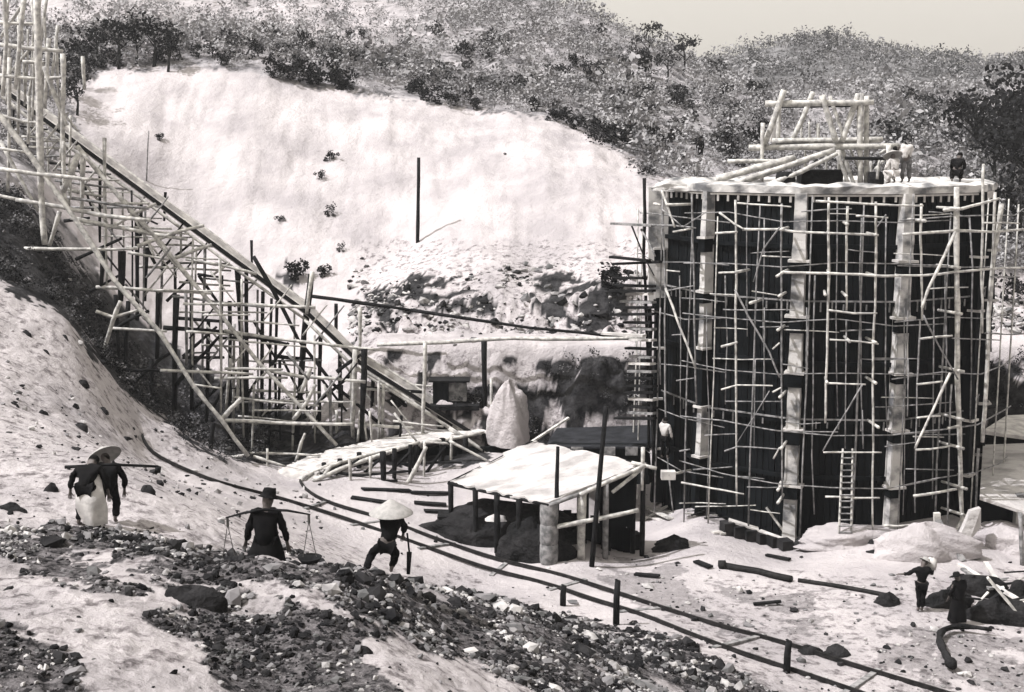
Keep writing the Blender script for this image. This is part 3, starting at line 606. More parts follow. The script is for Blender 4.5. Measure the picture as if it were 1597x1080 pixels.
for q in [((634,757),(650,728),(665,697),50.5,.11,'pale_wood'),((520,744),(560,716),50.2,.06,'dark_wood'),((560,745),(600,710),50.6,.07,'dark_wood'),((600,745),(640,705),51,.07,'dark_wood'),((660,745),(700,690),52,.07,'dark_wood'),((700,688),(735,706),(765,722),52.5,.07,'pale_wood'),((700,692),(660,690),52,.06,'pale_wood')]:
    seg('brace', q[-1], q[-2], *[(x, y, q[-3]) for x, y in q[:-3]], parent=rp)
for q in [((500,735),(560,742),(640,735),50,.07),((540,752),(620,750),50,.07),((640,722),(720,722),52,.06)]:
    seg('ledger', 'dark_wood', q[-1], *[(x, y, q[-2]) for x, y in q[:-2]], parent=rp)
mb = MB(); mb.box(at(690, 722, 54.5), (7.5, .12, 1.5)); mb.box(at(560, 735, 52.3), (5.0, .12, .7)); 
for i in range(14): mb.box(at(610 + i * 12, 722 + 2 * (i % 3), 54.4 - .02 * (i % 2)), (.05, .06, 1.4))
mb.build('backing_boards', M['board'], rp)
# ================================================================== RAILWAY
def ground_line(L, dz=.06, step=.6):
    W = [gp(x, y, 28) for x, y in L]; out = []
    for a, b in zip(W[:-1], W[1:]):
        n = max(2, int((b - a).length / step))
        for i in range(n):
            t = i / n; p = a.lerp(b, t); out.append(Vector((p.x, p.y, hz(p.x, p.y) + dz)))
    out.append(Vector((W[-1].x, W[-1].y, hz(W[-1].x, W[-1].y) + dz))); return out
def smooth(P, k=3):
    for _ in range(k): P = [P[0]] + [(P[i - 1] + P[i] * 2 + P[i + 1]) / 4 for i in range(1, len(P) - 1)] + [P[-1]]
    return P
def rail(name, L, m_='iron', parent=None, wd=.085, ht=.12):
    P = smooth(ground_line(L, ht * .5 + .01)); mb = MB()
    n = len(P)
    V = []; Fc = []
    for i, p in enumerate(P):
        d = (P[min(i + 1, n - 1)] - P[max(i - 1, 0)]).normalized(); s = Vector((d.y, -d.x, 0)).normalized() * wd / 2; h = Vector((0, 0, ht / 2))
        V += [p - s - h, p + s - h, p + s * .7 + h, p - s * .7 + h]
    for i in range(n - 1):
        for k in range(4): Fc.append((i * 4 + k, i * 4 + (k + 1) % 4, i * 4 + 4 + (k + 1) % 4, i * 4 + 4 + k))
    Fc += [(3, 2, 1, 0), tuple(range(4 * n - 4, 4 * n))]
    mb.add(V, Fc); return mb.build(name, M[m_], parent), P
rw = thing('light_railway', gp(640, 840, 28), 'narrow light railway curving past the shelter and up to the ramp', 'railway track')
FAR = [(468,752),(474,765),(492,778),(520,790),(560,800),(620,820),(660,836),(700,850),(735,862),(770,873),(830,889),(900,907),(960,926),(1000,940),(1060,960),(1140,985),(1225,1005),(1290,1028),(1400,1062),(1500,1092)]
NEAR = [(222,682),(228,700),(245,716),(290,736),(345,757),(400,770),(450,783),(540,811),(600,834),(665,855),(750,886),(870,918),(960,948),(1060,986),(1120,1010),(1235,1047),(1330,1080),(1400,1105)]
_, PF = rail('rail', FAR, parent=rw); _, PN = rail('rail', NEAR, parent=rw)
# sleepers, half buried
cnt = 0
for i in range(1, len(PF) - 1, 5):
    p = PF[i]; q = min(PN, key=lambda v: (v - p).length)
    if (q - p).length > 3.2: continue
    d = (p - q); d.z = 0; d.normalize(); a = q - d * .35; b = p + d * .35
    a.z = hz(a.x, a.y) + .01; b.z = hz(b.x, b.y) + .01
    mb = MB(); mb.beam(a, b, .16, .07); cnt += 1
    if cnt > 95: break
    mb.build('sleeper', M['grey_wood'], rw)
for i, (x, y0, y1, lab) in enumerate([(875,914,948,'short dark post beside the near rail, right of the shelter'),(958,906,978,'tall dark post standing at the near rail'),(1227,1000,1052,'dark post beside the rails where the crossing path ends')]):
    p = gp(x + (3 if i < 2 else 0), y1 - 3, 26); top = at(x, y0, p.y)
    mb = MB(); hgt = top.z - p.z; mb.tube([p - Vector((0, 0, .3)), p + Vector((0, 0, hgt * .6)), p + Vector((.03, 0, hgt))], [.10, .095, .085], 8); mb.tube([p + Vector((0, 0, hgt)), p + Vector((.02, 0, hgt + .03))], [.085, .05], 8)
    tag(mb.build('marker_post', M['dark_wood'], None, True), lab, 'post', 'posts along the railway')
# ================================================================== TOWER
TC = at(1273, 540, 51.5); TX, TY = TC.x, TC.y; TR = 6.6; NS = 11; A0 = R(-20.2); TZ = 12.85
def tp(px, py, r):
    """nearest point at radius r from the tower axis on the sight line"""
    o_ = Vector((0, 0, CAMZ)); d = (at(px, py, 50) - o_).normalized()
    ax, ay = o_.x - TX, o_.y - TY; a = d.x ** 2 + d.y ** 2; b = 2 * (ax * d.x + ay * d.y); c = ax * ax + ay * ay - r * r
    D = b * b - 4 * a * c
    if D < 0: return at(px, py, TY - .6)
    return o_ + d * ((-b - math.sqrt(D)) / (2 * a))
def pol(ang, r, z): return Vector((TX + r * math.sin(ang), TY - r * math.cos(ang), z))
tw = thing('tower', (TX, TY, 0), 'huge dark many-sided tower with pale concrete ribs, ringed by pole scaffolding', 'tower')
angs = [A0 + 2 * math.pi * k / NS for k in range(NS)]
mb = MB(); z0 = -.8
for k in range(NS):
    a, b = angs[k], angs[(k + 1) % NS]
    nb = 15
    for i in range(nb):
        t0, t1 = i / nb, (i + 1) / nb
        for ra, rb, z_a, z_b in ((0, 0, z0, TZ - .35),):
            off = random.uniform(-.02, .03); P0 = pol(a, TR - .15, 0).lerp(pol(b, TR - .15, 0), t0 + .004); P1 = pol(a, TR - .15, 0).lerp(pol(b, TR - .15, 0), t1 - .004)
            nrm = Vector(((P0.x + P1.x) / 2 - TX, (P0.y + P1.y) / 2 - TY, 0)).normalized(); P0 += nrm * off; P1 += nrm * off; P2 = P1 - nrm * .12; P3 = P0 - nrm * .12
            V = [Vector((p.x, p.y, z)) for z in (z_a, z_b) for p in (P0, P1, P2, P3)]
            mb.add(V, [(0, 1, 5, 4), (1, 2, 6, 5), (2, 3, 7, 6), (3, 0, 4, 7), (4, 5, 6, 7)])
mb.lathe([(TR - .5, z0), (TR - .5, TZ - .3)], 33, c=(TX, TY, 0))
mb.build('wall', M['board'], tw)
for zz in (2.0, 4.15, 6.35, 8.6, 10.7):
    mb = MB()
    for k in range(NS):
        a, b = angs[k], angs[(k + 1) % NS]; P0 = pol(a, TR - .02, zz); P1 = pol(b, TR - .02, zz); mb.beam(P0, P1, .10, .16)
    mb.build('waling', M['board'], tw)
    mb = MB()
    if zz in (4.15, 8.6):
        mb.beam(pol(0, TR - .3, zz), pol(.01, TR - .3, zz), .02, .02) if False else None
        for k in range(NS):
            mb.beam(pol(angs[k], TR + .04, zz + .1), pol(angs[(k + 1) % NS], TR + .04, zz + .1), .05, .06)
            a, b = angs[k], angs[(k + 1) % NS]
            for i in range(1, 9):
                if random.random() < .75:
                    c = pol(a, TR + .04, zz).lerp(pol(b, TR + .04, zz), i / 9); mb.box(c + Vector((0, 0, -.12)), (.05, .05, random.uniform(.2, .4)))
        mb.build('tie_bars', M['grey_wood'], tw)
for k in range(NS):
    a = angs[k]; vis = k in (0, 1, 2, 3, NS - 1, NS - 2, NS - 3)
    hw = [.235, .22, .15, .2, .3, .3, .3, .3, .3, .15, .13][k]
    n_t = 6; zb = [-.6, 1.75, 3.9, 6.05, 8.15, 10.2, TZ - .2] if k != NS - 1 else [-.6, 2.3, 4.3, 6.6, 8.8, 10.9, TZ - .2]
    mb = MB(); tx = Vector((math.cos(a), math.sin(a), 0)); nn = Vector((math.sin(a), -math.cos(a), 0))
    for t in range(n_t):
        zs = [zb[t] + (zb[t + 1] - zb[t]) * q for q in (0, .12, .3, .55, .8, 1)]
        ws = [hw * 1.12, hw * 1.03, hw, hw * .95, hw * .92, hw * .9]; c0 = pol(a, TR + .05, 0)
        V = []
        for z_, w_ in zip(zs, ws):
            w_ *= random.uniform(.94, 1.06); dpt = .28 * w_ / hw
            for s1, s2 in ((-1, -1), (1, -1), (1, 1), (-1, 1)):
                V.append(c0 + tx * s1 * w_ + nn * (dpt if s2 > 0 else -.2) + Vector((0, 0, z_)))
        Fc = [(i * 4 + q, i * 4 + (q + 1) % 4, i * 4 + 4 + (q + 1) % 4, i * 4 + 4 + q) for i in range(5) for q in range(4)] + [(20, 21, 22, 23)]
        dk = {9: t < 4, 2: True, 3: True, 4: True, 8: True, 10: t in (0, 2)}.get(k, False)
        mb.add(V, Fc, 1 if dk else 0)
        if t and not dk:  # dark band under each ledge: the ledge's shadow painted in board material
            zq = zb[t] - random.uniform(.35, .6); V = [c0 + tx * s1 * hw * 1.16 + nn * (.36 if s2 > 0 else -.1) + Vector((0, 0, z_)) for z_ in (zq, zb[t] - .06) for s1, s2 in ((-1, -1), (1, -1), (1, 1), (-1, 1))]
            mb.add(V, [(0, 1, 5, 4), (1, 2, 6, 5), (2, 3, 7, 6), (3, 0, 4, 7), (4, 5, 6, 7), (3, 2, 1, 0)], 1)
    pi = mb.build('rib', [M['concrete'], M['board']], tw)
    if vis:
        for t in range(1, n_t):
            if random.random() < .12 and k not in (0, 1): continue
            mb = MB(); c0 = pol(a, TR + .2, zb[t]); s = hw * random.uniform(1.55, 2.0); sh = random.uniform(-.05, .12)
            P0 = c0 - tx * s * (1 - sh); P1 = c0 + tx * s * (1 + sh); mb.beam(P0 + Vector((0, 0, random.uniform(-.03, .03))), P1, .5, .09)
            lo = mb.build('ledge', M['pale_board'], pi)
# top ring
mb = MB(); n_ = 88; ring = []
for i in range(n_):
    a = 2 * math.pi * i / n_
    seg_a = ((a - A0) % (2 * math.pi / NS)) - math.pi / NS; poly = math.cos(math.pi / NS) / math.cos(seg_a)
    ro = (TR + .22) * poly; ri = ro - 1.7
    ring.append([pol(a, ro, TZ - .22), pol(a, ro + random.uniform(-.03, .05), TZ + random.uniform(.0, .08)), pol(a, ro - .4, TZ + random.uniform(.08, .2)), pol(a, ri + .4, TZ + random.uniform(.05, .2)), pol(a, ri, TZ + .02), pol(a, ri, TZ - .22)])
V = [p for q in ring for p in q]; Fc = []
for i in range(n_):
    j = (i + 1) % n_
    for k in range(6): Fc.append((i * 6 + k, j * 6 + k, j * 6 + (k + 1) % 6, i * 6 + (k + 1) % 6))
mb.add(V, Fc); mb.build('top_slab', M['concrete'], tw)
mb = MB(); mb.lathe([(.01, TZ - .25), (TR - .9, TZ - .25)], 33, c=(TX, TY, 0)); mb.build('top_deck', M['grey_wood'], tw)
mb = MB()
for k in range(NS):
    a, b = angs[k], angs[(k + 1) % NS]
    mb.beam(pol(a, TR + .12, TZ - .28), pol(b, TR + .12, TZ - .28), .08, .07)
    for i in range(1, 9):
        c = pol(a, TR + .12, TZ - .34).lerp(pol(b, TR + .12, TZ - .34), i / 9); mb.box(c + Vector((0, 0, -.08)), (.07, .07, random.uniform(.18, .34)))
mb.build('joist_ends', M['pale_board'], tw)
# pale masonry strip at the left edge
mb = MB(); mb.beam(at(1018, 292, TY - .5), at(1018, 470, TY - .5), .36, .3); mb.build('edge_strip', M['concrete'], tw)
# ------------------------------------------------------------------ tower scaffold
sc = thing('tower_scaffold', (TX, TY - 8, 0), 'pole scaffold of thin pale uprights and cross poles wrapped round the dark tower', 'scaffold')
def sg(name, m_, r, P, rr=7.9, k=.010): return pole(name, [tp(x, y, rr) for x, y in P], r * .70, M[m_], sc, .78, 7, k)
STD = [([(1005,278),(1004,400),(1008,500),(1012,700)],.10,'dark_wood'),([(1013,480),(1014,560),(1020,720)],.13,'dark_wood'),([(1033,295),(1038,450),(1038,640),(1042,730),(1050,800)],.055,'grey_wood'),([(1079,305),(1080,380),(1083,455),(1086,630)],.06,'grey_wood'),
 ([(1147,312),(1147,480),(1148,600),(1149,790)],.065,'pale_wood'),([(1219,318),(1219,480),(1219,620),(1220,780)],.055,'grey_wood'),([(1293,308),(1293,430),(1291,500),(1288,600),(1287,660)],.075,'pale_wood'),([(1322,322),(1320,420),(1320,488)],.065,'pale_wood'),
 ([(1320,500),(1318,700)],.04,'grey_wood'),([(1366,315),(1365,480),(1361,600),(1362,700),(1361,835)],.065,'pale_wood'),([(1437,318),(1437,420),(1438,500)],.07,'pale_wood'),([(1435,500),(1430,600),(1428,700),(1427,800)],.05,'grey_wood'),
 ([(1492,292),(1492,420),(1493,520),(1495,640),(1498,760),(1502,855)],.15,'pale_wood'),([(1484,600),(1480,700),(1478,830)],.055,'grey_wood'),([(1534,256),(1533,350),(1530,420),(1532,520)],.075,'pale_wood'),([(1562,318),(1553,380),(1546,440),(1541,540),(1536,640),(1532,690)],.13,'pale_wood'),
 ([(1552,300),(1548,400),(1542,470)],.08,'pale_wood'),([(1526,700),(1522,800)],.07,'grey_wood'),([(1178,560),(1176,700)],.03,'grey_wood'),([(1192,480),(1190,640)],.03,'grey_wood'),([(1258,480),(1256,620)],.03,'grey_wood'),([(1416,560),(1415,650)],.045,'grey_wood'),([(1030,480),(1030,600)],.04,'grey_wood'),([(1345,640),(1346,700)],.03,'grey_wood')]
for P, r, m_ in STD: sg('standard', m_, r, P)
LED = [([(958,349),(1005,351),(1050,352),(1085,356)],.06,'grey_wood'),([(1050,362),(1078,357)],.06,'pale_wood'),([(1116,364),(1150,362)],.07,'pale_wood'),([(1158,358),(1215,358),(1240,362),(1295,364),(1370,367)],.075,'pale_wood'),([(1408,366),(1450,363),(1492,360),(1545,362),(1597,358)],.08,'pale_wood'),
 ([(1150,317),(1190,320),(1234,323)],.05,'pale_wood'),([(1272,314),(1330,317),(1385,320),(1440,321)],.065,'pale_wood'),([(1335,337),(1385,340)],.06,'pale_wood'),([(1472,328),(1500,326),(1530,318),(1558,310)],.09,'pale_wood'),([(1121,426),(1150,425)],.06,'pale_wood'),([(1210,432),(1222,425),(1300,427),(1375,431),(1440,430),(1492,424),(1540,420),(1597,418)],.075,'pale_wood'),
 ([(1535,348),(1590,349)],.05,'pale_wood'),([(1128,483),(1180,484),(1240,484)],.04,'grey_wood'),([(1292,484),(1330,489),(1368,489)],.06,'pale_wood'),([(1125,541),(1150,534)],.075,'pale_wood'),([(1294,530),(1340,533),(1370,537)],.05,'pale_wood'),([(1435,529),(1470,525),(1485,524)],.065,'pale_wood'),([(1485,528),(1560,531)],.04,'grey_wood'),
 ([(1125,608),(1150,601),(1205,602)],.05,'pale_wood'),([(1290,598),(1350,600)],.055,'pale_wood'),([(1430,600),(1470,595)],.06,'pale_wood'),([(1430,652),(1467,649)],.055,'pale_wood'),([(1478,668),(1496,664)],.06,'pale_wood'),([(1130,704),(1150,697),(1215,701)],.045,'grey_wood'),([(1284,706),(1330,706),(1375,706)],.05,'pale_wood'),([(1428,702),(1450,701),(1488,695)],.065,'pale_wood'),
 ([(1063,753),(1110,762),(1160,771)],.06,'pale_wood'),([(1165,760),(1225,760)],.03,'grey_wood'),([(1287,775),(1330,777),(1372,777)],.06,'pale_wood'),([(1425,774),(1460,769),(1492,763)],.085,'pale_wood'),([(1378,820),(1400,821),(1428,818)],.07,'pale_wood'),([(1040,422),(1060,424)],.05,'pale_wood'),([(1040,454),(1082,446)],.045,'grey_wood'),([(1048,523),(1065,522)],.04,'grey_wood'),([(1055,594),(1082,590)],.04,'grey_wood'),
 ([(1225,658),(1250,662),(1280,660)],.03,'grey_wood'),([(1380,697),(1430,690)],.03,'grey_wood'),([(1020,318),(1030,320)],.08,'pale_wood'),([(1060,704),(1076,701)],.05,'grey_wood'),([(1545,432),(1590,432)],.04,'grey_wood'),([(1536,520),(1597,521)],.05,'grey_wood')]
for P, r, m_ in LED: sg('ledger', m_, r, P, 8.12)
BRC = [([(1032,297),(1042,325),(1052,355)],.07,'pale_wood'),([(1030,325),(1062,352)],.04,'grey_wood'),([(1066,354),(1100,332)],.04,'grey_wood'),([(1122,332),(1146,350),(1160,358)],.06,'pale_wood'),([(1216,355),(1190,390),(1175,440)],.045,'grey_wood'),([(1038,450),(1060,510),(1085,575)],.075,'pale_wood'),([(1146,452),(1165,490),(1200,550),(1216,590)],.055,'grey_wood'),
 ([(1490,362),(1470,405),(1448,450),(1438,480)],.09,'pale_wood'),([(1345,600),(1315,650),(1283,704)],.045,'grey_wood'),([(1482,582),(1455,640),(1427,700)],.075,'pale_wood'),([(1440,492),(1470,550),(1494,592)],.05,'grey_wood'),([(1200,610),(1150,690)],.03,'grey_wood'),([(1205,612),(1218,605)],.05,'pale_wood'),([(1382,335),(1367,355)],.04,'grey_wood'),([(985,352),(1004,400),(1020,430)],.05,'dark_wood'),([(1000,358),(1022,400)],.06,'grey_wood'),([(1205,545),(1216,535)],.05,'pale_wood'),([(1206,716),(1216,698)],.05,'pale_wood')]
for P, r, m_ in BRC: sg('brace', m_, r, P, 8.25)
# planks poking out on the left and the right
PK = [(955,349,1018,352,'grey_wood'),(953,401,1012,407,'dark_wood'),(957,412,1030,409,'dark_wood'),(962,434,1005,434,'dark_wood'),(960,445,1020,447,'dark_wood'),(950,454,1020,454,'dark_wood'),(980,459,1015,459,'pale_board'),(958,491,1020,490,'dark_wood'),(975,503,1018,504,'dark_wood'),(940,520,1005,524,'pale_board'),
 (985,556,1018,558,'grey_wood'),(984,567,1018,568,'pale_board'),(978,590,1020,590,'dark_wood'),(980,602,1022,603,'dark_wood'),(975,613,1022,612,'dark_wood'),(986,634,1022,637,'dark_wood'),(970,470,1020,472,'grey_wood'),(962,480,1018,480,'dark_wood'),(980,512,1020,514,'grey_wood'),(985,530,1020,531,'pale_board'),(978,543,1020,545,'dark_wood'),(982,579,1020,580,'grey_wood'),(984,622,1022,624,'pale_board'),(982,644,1022,645,'grey_wood'),(960,652,1022,653,'dark_wood')]
for x0, y0, x1, y1, m_ in PK:
    mb = MB(); a, b = at(x0, y0, TY - 2), at(x1, y1, TY - 3.2); mb.beam(a, b, .3, .09); mb.build('plank', M[m_], sc)
for x0, y0, x1, y1, m_ in [(1536,636,1565,632,'dark_wood'),(1530,748,1565,742,'dark_wood'),(1532,762,1572,766,'dark_wood'),(1545,300,1600,300,'grey_wood')][:3]:
    mb = MB(); a, b = at(x0, y0, TY - 2.8), at(x1, y1, TY - 2); mb.beam(a, b, .25, .08); mb.build('plank', M[m_], sc)
for x in (1060, 1102, 1131, 1166, 1192, 1271, 1306, 1344, 1382, 1410, 1456, 1474, 1512):
    y0 = rl_.choice([312, 340, 480, 430]); y1 = y0 + rl_.uniform(200, 420); sg('standard', 'grey_wood', rl_.uniform(.03, .05), [(x, y0), (x + rl_.uniform(-2, 2), min(y1, 820))], 7.2)
for i in range(34):
    y = (330, 395, 458, 512, 560, 628, 680, 735, 790)[i % 9] + rl_.uniform(-8, 8); x = rl_.uniform(1050, 1460); L_ = rl_.uniform(40, 95)
    sg('ledger', rl_.choice(['grey_wood', 'pale_wood']), rl_.uniform(.028, .045), [(x, y), (x + L_, y + rl_.uniform(-6, 8))], 7.35)
for zz in (1.9, 3.9, 5.9, 7.9, 9.9, 11.6):
    th = [-1.5 + .265 * i for i in range(12)]; a_ = random.randrange(3)
    for i0, i1 in ((0, 4), (3, 8), (7, 11)):
        P_ = [pol(R(-14) + th[i], 7.62 + .12 * (i0 % 2), zz + random.uniform(-.16, .16) + .2 * (i0 % 2)) for i in range(i0, i1 + 1)]
        P_ = [P_[0].lerp(P_[-1], 0)] + P_[1:]; pole('ledger', P_, random.uniform(.022, .032), M['grey_wood'], sc, .85, 6, .004)
for i in range(13):
    a_ = R(-14) - 1.38 + i * .225 + random.uniform(-.04, .04); pole('standard', [pol(a_, 7.66, -.3), pol(a_ + random.uniform(-.01, .01), 7.6, 12.2 + random.uniform(-.6, .7))], random.uniform(.028, .040), M[random.choice(['grey_wood', 'pale_wood'])], sc, .8, 6, .004)
# short putlogs with pale cut ends where poles meet
for x, y in [(1147,425),(1219,358),(1219,426),(1215,462),(1213,515),(1216,620),(1218,700),(1293,365),(1293,427),(1287,460),(1320,462),(1322,350),(1366,367),(1366,431),(1366,535),(1366,598),(1443,345),(1497,326),(1497,418),(1500,490),(1503,580),(1503,655),(1503,700),(1508,763),(1508,805),(1370,667),(1325,533),(1290,598),(1042,741),(1213,765),(1213,785),(1040,320),(1170,473)]:
    p = tp(x, y, 8.3); d = Vector((TX - p.x, TY - p.y, 0)).normalized(); mb = MB(); mb.tube([p, p + d * 1.2], [.06, .05], 7); mb.build('putlog', M['pale_wood'], sc, True)
mb = MB(); mb.box(tp(1042, 741, 8.2), (.55, .35, .32)); mb.build('platform_block', M['pale_board'], sc)
# ------------------------------------------------------------------ ladder
lp = tp(1318, 835, 8.6); lt = tp(1322, 700, 7.7)
ld = thing('ladder', lp, 'long pole ladder leaning against the dark tower wall above the earth heap', 'ladder')
for dx in (-.22, .22): pole('side_pole', [lp + Vector((dx, 0, -.2)), lt + Vector((dx * .8, 0, 0))], .045, M['pale_wood'], ld)
for i in range(14):
    c = lp.lerp(lt, (i + .5) / 14); mb = MB(); mb.tube([c - Vector((.24, .03, 0)), c + Vector((.24, -.03, 0))], .028, 6); mb.build('rung', M['grey_wood'], ld)
# ------------------------------------------------------------------ hoist frame on the tower top
hf = thing('hoist_frame', (TX, TY, TZ), 'square hoist frame of stout pale poles standing on the tower top', 'hoist frame')
def hs(name, m_, r, *P, dy=0): return pole(name, [at(x, y, TY + dy) for x, y in P], r, M[m_], hf, .92)
for q in [(.13,-.6,(1194,162),(1280,161),(1362,160)),(.14,.4,(1205,221),(1290,220),(1376,218)),(.13,-.6,(1168,231),(1290,229),(1402,228)),(.09,-1.0,(1135,252),(1200,252),(1245,252))]: hs('cross_beam', 'pale_wood', q[0], *q[2:], dy=q[1])
hs('cross_beam', 'dark_wood', .07, (1318,247),(1392,248), dy=-1.2); hs('cross_beam', 'dark_wood', .07, (1215,166),(1350,165), dy=1.2); hs('cross_beam', 'dark_wood', .06, (1210,226),(1290,227), dy=.2)
for q in [(.13,-.5,(1342,146),(1342,294)),(.11,-.3,(1352,150),(1351,294)),(.09,-.9,(1190,192),(1188,292)),(.10,.8,(1308,232),(1311,294)),(.10,-1.5,(1386,226),(1385,296)),(.07,.6,(1276,193),(1276,222)),(.10,.7,(1215,160),(1213,226)),(.05,.9,(1262,190),(1262,222)),(.05,.9,(1250,190),(1250,222)),(.05,1.4,(1256,222),(1256,294)),(.05,1.4,(1289,232),(1289,294)),(.06,.9,(1318,250),(1319,292)),(.06,.9,(1358,252),(1360,292)),(.06,-1.2,(1371,250),(1368,280))]: hs('post', 'pale_wood', q[0], *q[2:], dy=q[1])
for q in [(.14,-.7,(1223,141),(1206,190),(1192,226)),(.12,.5,(1268,144),(1252,185),(1236,218)),(.13,-.7,(1282,149),(1293,185),(1304,222)),(.08,.5,(1294,150),(1308,190),(1318,222)),(.13,-.5,(1339,147),(1326,185),(1313,222)),(.09,.5,(1312,228),(1322,262),(1334,292)),(.08,-.8,(1305,235),(1325,292)),(.07,.2,(1365,265),(1378,250)),(.07,.3,(1395,225),(1372,240)),(.05,.7,(1325,230),(1338,262))]: hs('brace', 'pale_wood', q[0], *q[2:], dy=q[1])
mb = MB(); V = [at(*p, TY + .9) for p in [(1201,222),(1216,222),(1219,166),(1212,166)]]; V2 = [v + Vector((0, .08, 0)) for v in V]
mb.add(V + V2, [(0, 1, 2, 3), (7, 6, 5, 4), (0, 4, 5, 1), (1, 5, 6, 2), (2, 6, 7, 3), (3, 7, 4, 0)]); mb.build('side_panel', M['pale_board'], hf)
for i, (P, r, lab) in enumerate([(((1118,280),(1180,262),(1240,246)),.16,'thickest pale log leaning on the tower top, lowest end at left'),(((1142,288),(1220,262),(1302,234)),.13,'long pale log leaning behind the thickest one up to the hoist frame'),(((1195,290),(1250,268),(1306,240)),.11,'slim pale log leaning against the foot of the hoist frame'),(((1160,284),(1210,268),(1262,250)),.09,'thin pale pole lying between the leaning logs')]):
    tag(pole('log', [at(x, y, TY - 2.2 + .45 * i) for x, y in P], r, M['pale_wood'], None, .75), lab, 'log', 'logs leaning on the tower top')
mb = MB(); c = at(1225, 282, TY - 1.0); mb.lathe([(.35, -.35), (.42, 0), (.38, .3), (.2, .36), (0.01, .36)], 12, c=c); tag(mb.build('tub', M['dark_wood'], None, True), 'dark tub standing on the tower top behind the leaning logs', 'tub')
mb = MB(); c = at(1278, 282, TY - .2); mb.box(c, (1.7, .9, .75)); mb.box(c + Vector((0, 0, .41)), (1.85, 1.05, .07)); tag(mb.build('mixing_trough', [M['dark_wood']], None), 'dark wooden trough under the hoist frame', 'trough')
mb = MB(); c = at(1366, 283, TY - .6); mb.lathe([(.3, -.35), (.33, 0), (.3, .38), (.27, .38), (.27, .1), (.01, .1)], 14, c=c); tag(mb.build('barrel', M['dark_wood'], None, True), 'dark open barrel at the right foot of the hoist frame', 'barrel')
def heap(name, px, py, w_, h_, d_, m_, lab, cat, seed=0, y0=28, sink=.15, world=None, blunt=.8):
    p = world or gp(px, py, y0); mb = MB(); V = []; r2 = random.Random(seed); big = max(w_, h_)
    n, m2 = (60, 24) if big > 1 else (22, 9)
    ph = [r2.uniform(0, 6.28) for _ in range(4)]
    for j in range(m2 + 1):
        t = j / m2
        for i in range(n):
            a = 2 * math.pi * i / n; k = 1 + .16 * math.sin(2 * a + ph[0]) + .10 * math.sin(3 * a + ph[1]) + .07 * math.sin(5 * a + ph[2] + 3 * t)
            cx, cy_ = math.cos(a), math.sin(a); prof = (1 - t) if blunt is None else math.cos(t * math.pi / 2) ** blunt
            q = float(fbm(np.array([cx * 1.6 + seed * 3.1 + t * 2.3]), np.array([cy_ * 1.6 + seed + t * 3.1]), 5, .6)[0])
            rr = prof * k * (1 + .55 * q); zz = (t ** 1.0 if blunt is None else math.sin(t * math.pi / 2))
            V.append((p.x + rr * w_ / 2 * cx, p.y + rr * d_ / 2 * cy_, p.z - sink + h_ * zz * (1 + .5 * q * (1 - t)) * (1 + .1 * math.sin(a * 2 + ph[3]))))
    if blunt is None:
        V = [(x, y, p.z - sink + (z - p.z + sink) * (1.25 - .25 * (z - p.z + sink) / h_) if h_ else z) for x, y, z in V]
    Fc = [(j * n + i, j * n + (i + 1) % n, (j + 1) * n + (i + 1) % n, (j + 1) * n + i) for j in range(m2) for i in range(n)]
    mb.add(V, Fc); return tag(mb.build(name, M[m_], None, True), lab, cat)
heap('rubble_pile', 0, 0, 2.6, .45, 1.2, 'concrete', 'pale rubble heaped on the tower top near its right edge', 'rubble pile', 4, world=at(1465, 290, TY - 3.0))
heap('rubble_pile', 0, 0, 2.8, .5, 1.1, 'concrete', 'ragged pale rubble on the left end of the tower top', 'rubble pile', 5, world=at(1070, 292, TY - 2.2))
# ================================================================== SHELTER
sh = thing('open_shelter', gp(860, 880, 30), 'open-sided work shelter with a bright sloping mat roof on poles', 'shelter')
q0, q1, q2, q3 = at(700, 749, 44.8), at(828, 686, 46.4), at(1008, 722, 43.0), at(856, 783, 41.2)
mb = MB(); nu, nv = 26, 18; V = []
for j in range(nv + 1):
    for i in range(nu + 1):
        u, v = i / nu, j / nv; p = (q0 * (1 - u) + q3 * u) * (1 - v) + (q1 * (1 - u) + q2 * u) * v
        e = 0
        if i == 0: p = p + (q0 - q3).normalized() * random.uniform(-.35, .15)
        if j == 0: p = p + (q0 - q1).normalized() * random.uniform(-.02, .10)
        V.append(p + Vector((0, 0, random.uniform(-.02, .02) - .06 * math.sin(u * math.pi * 4) ** 2)))
nn = len(V); V += [v - Vector((0, 0, .07)) for v in V]
ix = lambda i, j: j * (nu + 1) + i
Fc = []
for j in range(nv):
    for i in range(nu):
        f = (ix(i, j), ix(i + 1, j), ix(i + 1, j + 1), ix(i, j + 1)); Fc.append(f); Fc.append(tuple(nn + k for k in f[::-1]))
for i in range(nu): Fc += [(ix(i + 1, 0), ix(i, 0), nn + ix(i, 0), nn + ix(i + 1, 0)), (ix(i, nv), ix(i + 1, nv), nn + ix(i + 1, nv), nn + ix(i, nv))]
for j in range(nv): Fc += [(ix(0, j), ix(0, j + 1), nn + ix(0, j + 1), nn + ix(0, j)), (ix(nu, j + 1), ix(nu, j), nn + ix(nu, j), nn + ix(nu, j + 1))]
mb.add(V, Fc); mb.build('roof', M['roofing'], sh)
def shp(name, m_, r, *P): return pole(name, [Vector(p) for p in P], r, M[m_], sh, .92)
dn = Vector((0, 0, -.12))
shp('eaves_beam', 'dark_wood', .08, q0 + dn, q3 + dn); shp('eaves_beam', 'grey_wood', .08, q3 + dn, q2 + dn); shp('eaves_beam', 'dark_wood', .08, q1 + dn, q2 + dn); shp('eaves_beam', 'dark_wood', .08, q0 + dn, q1 + dn)
